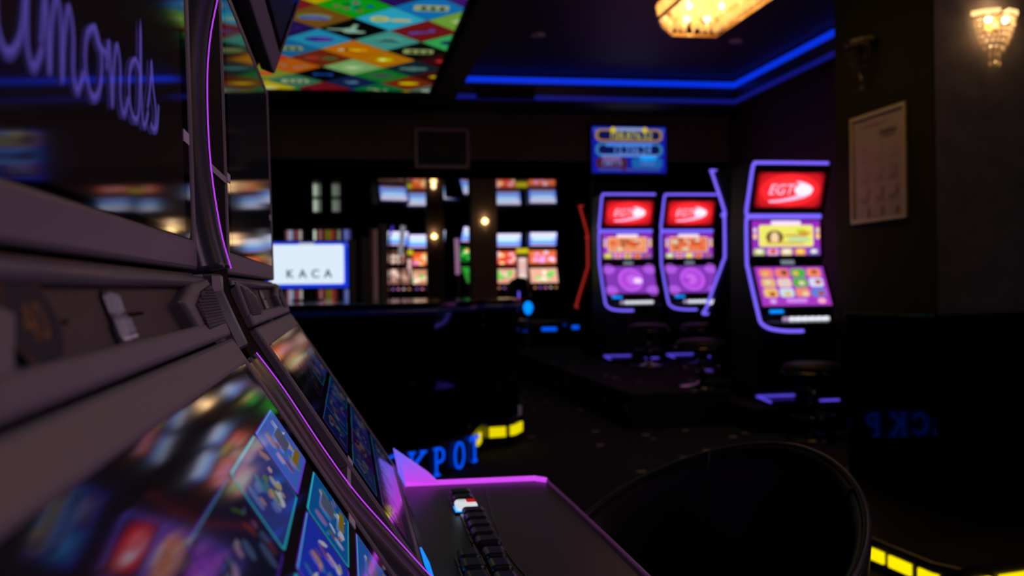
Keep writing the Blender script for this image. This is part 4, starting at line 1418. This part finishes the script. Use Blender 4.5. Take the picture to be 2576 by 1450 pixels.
def sconce(loc, rz, label, lit=True, energy=1.0, detail=True, size=1.0):
    """crystal wall lamp; local -Y points off the wall, z 0 is its top"""
    t = thing('wall_lamp', loc, rz, label, 'wall lamp', 'crystal wall lamps')
    t.scale = (size,) * 3
    MB().box(-.05, .05, -.012, 0, -.12, .01).build('wall_plate', M_BRASS if lit else M_BRASS_UNLIT, t, bevel=.004)
    mb = MB()
    mb.tube([(.13 * math.cos(a), -.012 - .12 * math.sin(a), -.045) for a in [PI * k / 12 for k in range(13)]], .006, n=6)
    mb.tube([(0, 0, -.045), (0, -.13, -.045)], .005, n=6)
    mb.build('ring_frame', M_BRASS if lit else M_BRASS_UNLIT, t, smooth=True)
    for s in ((-1, 1) if detail else ()):
        pts = [(s * .025, -.135), (s * .11, -.10), (s * .150, -.035), (s * .13, -.015), (s * .04, -.05)]
        MB().prism([(a, b, -.036) for a, b in pts], [(a, b, -.010) for a, b in pts]).build('glass_arm', M_FROST if lit else M_FROST_UNLIT, t, bevel=.005)
        if lit:
            MB().lathe([(0, .018), (.013, .012), (.018, 0), (.013, -.012), (0, -.018)], c=(s * .055, -.06), n=10).build('bulb', M_BULB, t, smooth=True).location.z = -.062 * K
    if lit and not detail:
        MB().lathe([(0, .075), (.052, .052), (.075, 0), (.052, -.052), (0, -.075)], n=12).build('bulb', mat('bulb_far', (1, .9, .8), .4, emis=(1.0, .66, .26), strength=5.0), t, smooth=True).location = Vector((0, -.09, -.09)) * K
    cm = M_CRYS if lit else M_CRYS_UNLIT
    me = gem_mesh('crystal', .0125, .034, cm)
    mel = gem_mesh('crystal', .0085, .060, cm)
    rows = [(.122, -.065, 13), (.120, -.095, 12), (.108, -.128, 11), (.098, -.160, 10), (.084, -.192, 8), (.062, -.226, 6)]
    if not detail:
        rows = rows[::2]
    for (r_, z, n) in rows:
        for k in range(n):
            a = PI * (k + .5) / n
            put_gem(me, (r_ * math.cos(a), -.015 - r_ * .95 * math.sin(a), z), t, a)
    for k in range(4 if detail else 2):
        a = PI * (k + .5) / 4
        put_gem(mel, (.032 * math.cos(a), -.02 - .04 * math.sin(a), -.265), t, a)
        put_gem(me, (.032 * math.cos(a), -.02 - .04 * math.sin(a), -.315), t, a)
    if lit:
        m = Matrix.Rotation(rz, 3, 'Z')
        q = Vector(loc) + m @ Vector((0, -.075, -.10)) * size
        point_light('wall_lamp_light', q, 1.3 * energy, (1.0, .60, .28), .05)
        q = Vector(loc) + m @ Vector((0, -.07, .05)) * size
        point_light('wall_lamp_light', q, .55 * energy, (1.0, .62, .34), .04)
    return t


sconce((3.76, 5.3, 2.59), 0, 'glowing crystal wall lamp at the top right on the grey pillar', True, .8)
sconce((3.39, 6.03, 2.60), R(-90), 'unlit crystal wall lamp on the dark side of the pillar above the notice', False)
p = c2r(1221, 10.1)
sconce((p[0], 10.02, 1.72), 0, 'small glowing wall lamp on the brown pier in the middle distance', True, .35, False, .42)
p = c2r(1095, 13.8)
sconce((p[0], 13.9, 1.78), 0, 'distant glowing wall lamp between the far slot machines', True, .6, False, .5)

# crystal ceiling light
CX0, CX1, CY0, CY1, CZ = 2.17, 2.77, 4.2, 7.10, 2.86
cl = thing('crystal_ceiling_light', (0, 0, 0), 0, 'long glowing crystal ceiling light hanging in the dark tray', 'ceiling light')
out = [(CX0, CY0), (CX1, CY0), (CX1, CY1), (CX0 + .24, CY1), (CX0 + .09, CY1 - .22), (CX0, CY1 - .42)]


def shr(poly, d):
    cx, cy = (CX0 + CX1) / 2, (CY0 + CY1) / 2
    return [(x - d * (1 if x > cx else -1), y - d * (1 if y > cy else -1)) for x, y in poly]


pr(shr(out, .02), CZ + .15, CZ + .19).build('top_plate', M_BRASS, cl)
pr(shr(out, .03), CZ + .135, CZ + .149).build('glowing_plate', mat('plate_warm_lit', (.8, .6, .4), .5, emis=(1.0, .52, .15), strength=1.5, noise=.3, scale=9), cl)
o2 = shr(out, .012)
MB().ring([(x, y, CZ) for x, y in out], [(x, y, CZ) for x, y in o2], [(x, y, CZ + .022) for x, y in out], [(x, y, CZ + .022) for x, y in o2]).build('rim', M_BRASS, cl)
MB().ring([(x, y, CZ + .12) for x, y in out], [(x, y, CZ + .12) for x, y in o2], [(x, y, CZ + .15) for x, y in out], [(x, y, CZ + .15) for x, y in o2]).build('rim', M_BRASS, cl)
me = gem_mesh('crystal', .028, .075, M_CRYS_C)
me2 = gem_mesh('crystal', .020, .13, M_CRYS_C)
rc_ = random.Random(4)
yy = 5.0
n_c = 0
while yy < CY1 - .05:
    for k in range(7):
        xx = CX0 + .055 + k * .08 + rc_.uniform(-.01, .01)
        if xx < CX0 + .24 and (CY1 - yy) < .45 * (1 - (xx - CX0) / .26):
            continue
        put_gem(me, (xx, yy + rc_.uniform(-.01, .01), CZ + .035 + rc_.uniform(-.01, .02)), cl, rc_.uniform(0, 1))
        n_c += 1
    yy += .08
for a, b in zip([out[-1]] + out[:-1], out):
    l = math.hypot(b[0] - a[0], b[1] - a[1])
    n = max(2, int(l / .055))
    for k in range(n):
        px_, py_ = a[0] + (b[0] - a[0]) * k / n, a[1] + (b[1] - a[1]) * k / n
        if py_ < 5.0:
            continue
        q = shr([(px_, py_)], .008)[0]
        put_gem(me2, (q[0], q[1], CZ + .072), cl, rc_.uniform(0, 1))
for k, yb in enumerate((6.88, 6.62, 6.3, 5.98, 5.6, 5.2)):
    for xb in (CX0 + .17, CX0 + .44):
        if k == 0 and xb < CX0 + .2:
            xb += .12
        MB().lathe([(0, .026), (.018, .018), (.026, 0), (.018, -.018), (0, -.026)], n=10).build('bulb', mat('bulb_ceiling', (1, .9, .8), .4, emis=(1.0, .78, .36), strength=11), cl, smooth=True).location = Vector((xb + rc_.uniform(-.03, .03), yb + rc_.uniform(-.05, .05), CZ + .085)) * K
for yb in (6.75, 6.1, 5.4):
    point_light('ceiling_light_glow', ((CX0 + CX1) / 2, yb, CZ + .09), 1.6, (1.0, .62, .24), .1)

# ================================================================== STOOLS AND THE LEATHER CHAIR
def stool(x, y, z, label, seat=.42, back=False):
    t = thing('stool', (x, y, z), 0, label, 'stool', 'stools by the slot machines')
    MB().lathe([(0, .0), (.17, .0), (.175, .006), (.16, .016), (.05, .03), (.03, .05), (0, .05)], n=32).build('base', M_CHROME_DIM, t, smooth=True)
    MB().lathe([(.0, .03), (.022, .03), (.022, seat - .05), (0, seat - .05)], n=14).build('post', M_CHROME_DIM, t, smooth=True)
    MB().tube([(.13 * math.cos(a), .13 * math.sin(a), .15) for a in [2 * PI * k / 24 for k in range(24)]], .007, n=6, closed=True).build('foot_ring', M_CHROME_DIM, t, smooth=True)
    MB().lathe([(0, seat - .06), (.15, seat - .06), (.19, seat - .04), (.195, seat - .01), (.17, seat + .02), (.10, seat + .03), (0, seat + .03)], n=32).build('seat', M_SEAT, t, smooth=True)
    MB().tube([(.195 * math.cos(a), .195 * math.sin(a), seat - .035) for a in [2 * PI * k / 32 for k in range(32)]], .006, n=6, closed=True).build('seat_ring', M_CHROME_DIM, t, smooth=True)
    if back:
        pts_o, pts_i = [], []
        mb = MB()
        n = 10
        fr_, bk = [], []
        for k in range(n + 1):
            a = PI * (1.0 + k / n)
            fr_.append(a)
        lo = [mb.bm.verts.new((.18 * math.cos(a), .18 * math.sin(a), seat)) for a in fr_]
        hi = [mb.bm.verts.new((.16 * math.cos(a), .19 * math.sin(a), seat + .10 + .14 * math.sin(PI * k / n) ** .7)) for k, a in enumerate(fr_)]
        lo2 = [mb.bm.verts.new((.15 * math.cos(a), .15 * math.sin(a), seat)) for a in fr_]
        hi2 = [mb.bm.verts.new((.13 * math.cos(a), .16 * math.sin(a), seat + .10 + .14 * math.sin(PI * k / n) ** .7)) for k, a in enumerate(fr_)]
        for k in range(n):
            mb.face([lo[k], lo[k + 1], hi[k + 1], hi[k]])
            mb.face([lo2[k], hi2[k], hi2[k + 1], lo2[k + 1]])
            mb.face([hi[k], hi[k + 1], hi2[k + 1], hi2[k]])
        mb.face([lo[0], hi[0], hi2[0], lo2[0]])
        mb.face([lo[n], lo2[n], hi2[n], hi[n]])
        mb.build('backrest', M_SEAT, t, smooth=True)
    return t


stool(2.97, 6.02, 0, 'dark round stool with chrome ring in front of the largest violet-edged machine', .47)
stool(2.80, 9.0, .25, 'dark round stool with chrome ring in front of the leftmost violet-edged machine', .37)
stool(3.36, 9.15, .25, 'dark round stool before the middle violet-edged machine', .36)
stool(2.58, 6.98, .25, 'chrome based stool catching pink light beside the side-on machine', .33)
p = c2r(1303, 15.1)
stool(p[0], p[1], .5, 'black stool with curved back silhouetted before the red far machine', .42, back=True)

# leather bucket chair in the foreground
ch = thing('bucket_chair', (.474, 1.37, 0), .258, 'black leather bucket chair with piped rim pulled up to the button deck', 'chair')


def rim_pt(a, grow=1.0):
    # a = 0 points away from the machine (+X)
    x = .210 * math.cos(a) * grow
    y = .294 * math.sin(a) * grow
    z = .748 - .263 * (.5 - .5 * math.cos(a)) ** .904
    return x, y, z


NA, NH = 44, 9
A0 = .74 * PI
mb = MB()
grid = []
prof = [('o', .80, .36), ('o', .90, .44), ('o', .97, .6), ('o', 1.0, .9), ('o', 1.012, .97), ('o', 1.0, 1.01), ('i', .965, 1.02), ('i', .93, .99), ('i', .905, .9), ('i', .86, .6), ('i', .80, .3), ('i', .74, .1)]
for i in range(NA + 1):
    a = -A0 + 2 * A0 * i / NA
    x, y, z = rim_pt(a)
    col = []
    for (sd, gr, hz) in prof:
        zb = .36 if sd == 'o' else .40
        col.append(mb.bm.verts.new((x * gr, y * gr, zb + (z - zb) * hz)))
    grid.append(col)
for a, b in zip(grid, grid[1:]):
    for k in range(len(prof) - 1):
        mb.face([a[k], b[k], b[k + 1], a[k + 1]])
    mb.face([a[-1], b[-1], b[0], a[0]])
mb.face(grid[0])
mb.face(grid[-1][::-1])
shell = mb.build('shell', M_LEATHER, ch, smooth=True)
md = shell.modifiers.new('sub', 'SUBSURF')
md.levels = md.render_levels = 2
MB().tube([(rim_pt(a, .985)[0], rim_pt(a, .985)[1], rim_pt(a)[2] + .004) for a in [-A0 + 2 * A0 * k / 60 for k in range(61)]], .0055, n=8).build('piping', M_PIPING, ch, smooth=True)
for a in (-.62, .62):
    pts = []
    for (sd, gr, hz) in prof[0:5]:
        x, y, z = rim_pt(a, gr * 1.004)
        pts.append((x, y, .36 + (z - .36) * hz))
    MB().tube(smooth_path(pts, 3), .0022, n=6).build('seam', M_PIPING, ch, smooth=True)
    pts = []
    for (sd, gr, hz) in prof[6:12]:
        x, y, z = rim_pt(a, gr * .996)
        pts.append((x, y, .40 + (z - .40) * hz))
    MB().tube(smooth_path(pts, 3), .0018, n=6).build('seam', M_PIPING, ch, smooth=True)
MB().lathe([(0, .34), (.17, .34), (.205, .36), (.215, .39), (.205, .425), (.17, .445), (.08, .452), (0, .452)], n=36, sx=.78, sy=1.02).build('seat', mat('seat_fabric', (.035, .022, .02), .8, noise=.4, scale=80), ch, smooth=True)
MB().lathe([(0, .04), (.025, .04), (.025, .34), (0, .34)], n=16).build('post', M_CHROME, ch, smooth=True)
MB().lathe([(0, 0), (.20, 0), (.205, .006), (.19, .016), (.06, .03), (.03, .05), (0, .05)], n=36).build('base', M_CHROME, ch, smooth=True)

# ================================================================== FAR ROOM PIECES
# tall striped light banners behind the cash monitor
ban = [(743, 46, ['#503040', '#a87c8c', '#5c98b8', '#6c3434', '#582c34', '#6c3c3c', '#a09c98', '#200810'], 'tall striped banner with cyan and rust stripes above the left of the monitor'),
       (824, 52, ['#2c0c10', '#8c5458', '#14100c', '#6c3c10', '#186008', '#7c3c10', '#6c241c', '#34141c'], 'tall striped banner with a green stripe above the right of the monitor'),
       (874, 22, ['#242858', '#5c6ca8', '#4c5490', '#30245c'], 'tall pale violet banner at the right end of the monitor'),
       (948, 34, ['#140c0c', '#3c2828', '#50383c', '#181418'], 'dim brownish banner between the grey posts')]
for (px, w_, cols, lab) in ban:
    x, y = c2r(px, 11.2)
    w = w_ / 2500 * 11.2
    t = thing('striped_banner', (x, y, 0), R(6), lab, 'banner', 'striped banners behind the bar')
    MB().box(-w / 2 - .004, w / 2 + .004, .006, .03, .02, 1.70).build('backing', M_BODY, t)
    MB().box(-w / 2 - .02, w / 2 + .02, -.03, .06, 0, .03).build('foot', M_BODY, t)
    p = Pic(w, 1.2)
    n = len(cols)
    for k, c in enumerate(cols):
        p.rect(-w / 2 + (k + .5) * w / n, 0, w / n, 1.2, c)
    p.put('print', lambda a, b, e: (a, .004 - e, 1.08 + b), t, eps=.0004)
for (px, zc, ht, r_, lab) in ((887, 10.4, 1.52, .040, 'grey round post left of the pair behind the bar'), (921, 10.4, 1.54, .045, 'grey round post right of the pair behind the bar'),
                              (964, 10.2, 1.66, .055, 'thick dark grey post behind the bar, tallest of three')):
    x, y = c2r(px, zc)
    t = thing('round_post', (x, y, 0), 0, lab, 'post', 'grey posts behind the bar')
    MB().lathe([(0, .02), (r_, .02), (r_, ht), (r_ * .9, ht + .01), (0, ht + .01)], n=24).build('shaft', mat('post_grey', (.16, .145, .16), .45, noise=.1), t, smooth=False)
    MB().lathe([(0, 0), (r_ * 1.5, 0), (r_ * 1.5, .02), (r_, .03), (0, .03)], n=24).build('foot', M_BODY, t)
for (px0, px1, y0, y1, zc, m_, r_, lab) in ((1016, 1008, 566, 640, 10.9, mat('tube_pale', (.3, .3, .3), .4, emis=(.19, .20, .22), strength=1.0), .028, 'pale leaning glow tube added for a reflected streak behind the bar'),
                                         (990, 982, 566, 592, 12.0, mat('tube_violet', (.1, .1, .3), .4, emis=(.05, .03, .42), strength=1.0), .016, 'short violet leaning glow tube added for a reflected streak behind the bar'),  # the leaning pair is added for slanted reflected streaks
                                         (1150, 1152, 600, 690, 13.4, mat('tube_mauve', (.3, .2, .3), .4, emis=(.26, .12, .22), strength=1.0), .03, 'mauve upright light tube left of the brown pier')):
    a, b = c2r(px0, zc), c2r(px1, zc)
    za, zb = 1 + (726 - y0) * zc / 2500, 1 + (726 - y1) * zc / 2500
    t = thing('light_tube', (b[0], b[1], 0), 0, lab, 'light tube')
    MB().tube([(0, 0, zb), (a[0] - b[0], 0, za)], r_, n=10).build('tube', m_, t, smooth=True)
    MB().tube([(0, 0, .02 if zc < 14 else .5), (0, 0, zb)], .012, n=8).build('stand', M_BODY, t, smooth=True)
    zf = 0 if zc < 14 else .5
    MB().lathe([(0, zf), (.09, zf), (.09, zf + .02), (0, zf + .025)], n=20).build('foot', M_BODY, t)
# pale window-like lit cabinet that the glossy soffit mirrors
x, y = c2r(822, 16)
t = thing('lit_cabinet', (x, y, .5), 0, 'far cabinet with four pale green lit panes, mirrored in the glossy ceiling', 'cabinet')
MB().box(-.3, .3, .02, .3, 0, 1.55).build('carcass', M_BODY, t)
for i, gx in enumerate((-.16, .14)):
    for j in range(2):
        for d, s_ in ((0, 1.0 if i == 0 else .35), (.06, .25)):
            MB().box(gx + d - .035, gx + d + .025, 0, .02, 1.03 + j * .25, 1.22 + j * .25).build('pane', mat('pane_%d_%d' % (int(s_ * 100), i), (.2, .25, .2), .4, emis=(.38 * s_, .46 * s_, .36 * s_), strength=1.6), t)
# blue step lights and glowing floor lamps at the foot of the far machines
def x_on(px, y):
    return math.tan(math.atan((px - 1288) / 2500) + R(YAW)) * y


YS = 14.0
o = MB().box(x_on(1290, YS), x_on(1505, YS), YS, YS + .1, 0, .50).build('trim_step', M_PLATFORM)
o['kind'] = 'structure'


def step_light(px, yy, w_, h_, m_, lab):
    x = x_on(px, YS)
    zc = x * math.sin(R(YAW)) + YS * math.cos(R(YAW))
    z = 1 + (724.5 - yy) * zc / 2500
    w, h = w_ / 2500 * zc / 2, h_ / 2500 * zc / 2
    o = MB().box(x - w, x + w, YS - .02, YS, z - h, z + h)
    o = o.build('step_light', m_, None, bevel=.006)
    return tag(o, lab, 'step light', 'blue lights at the foot of the far machines')


M_STEP = mat('step_blue', (.02, .05, .1), .4, emis=(.001, .10, .95), strength=1.0)
M_STEP_D = mat('step_blue_dim', (.02, .03, .1), .4, emis=(.0, .012, .16), strength=1.0)
for (px, yy, w_, h_, m_, lab) in ((1380, 829, 38, 9, M_STEP, 'bright blue step light, longest one in the far distance'), (1450, 825, 26, 9, M_STEP, 'bright blue step light nearest the dark post'),
                                  (1322, 833, 18, 6, M_STEP_D, 'dim blue step light at the end of the bar'), (1419, 819, 10, 6, M_STEP_D, 'small dim blue step light between two bright ones')):
    step_light(px, yy, w_, h_, m_, lab)
t = thing('floor_lamp', (*c2r(1328, 13.2), 0), 0, 'small blue glowing oval floor lamp beyond the end of the bar', 'lamp')
MB().lathe([(0, .64), (.035, .66), (.062, .72), (.060, .77), (.03, .81), (0, .82)], n=18).build('shade', mat('lamp_blue', (0, .1, .2), .4, emis=(.0, .26, 1.2), strength=1.2), t, smooth=True)
MB().lathe([(0, 0), (.11, 0), (.11, .02), (.02, .03), (.015, .65), (0, .65)], n=18).build('stand', M_BODY, t, smooth=True)
t = thing('floor_lamp', (*c2r(1305, 12.0), 0), 0, 'short upright violet light stick beyond the end of the bar', 'lamp')
MB().tube([(0, 0, .84), (0, 0, .96)], .010, n=8).build('tube', mat('stick_violet', (.1, .1, .3), .4, emis=(.12, .08, .8), strength=1.4), t)
MB().lathe([(0, 0), (.09, 0), (.09, .02), (.012, .03), (.010, .85), (0, .85)], n=16).build('stand', M_BODY, t, smooth=True)
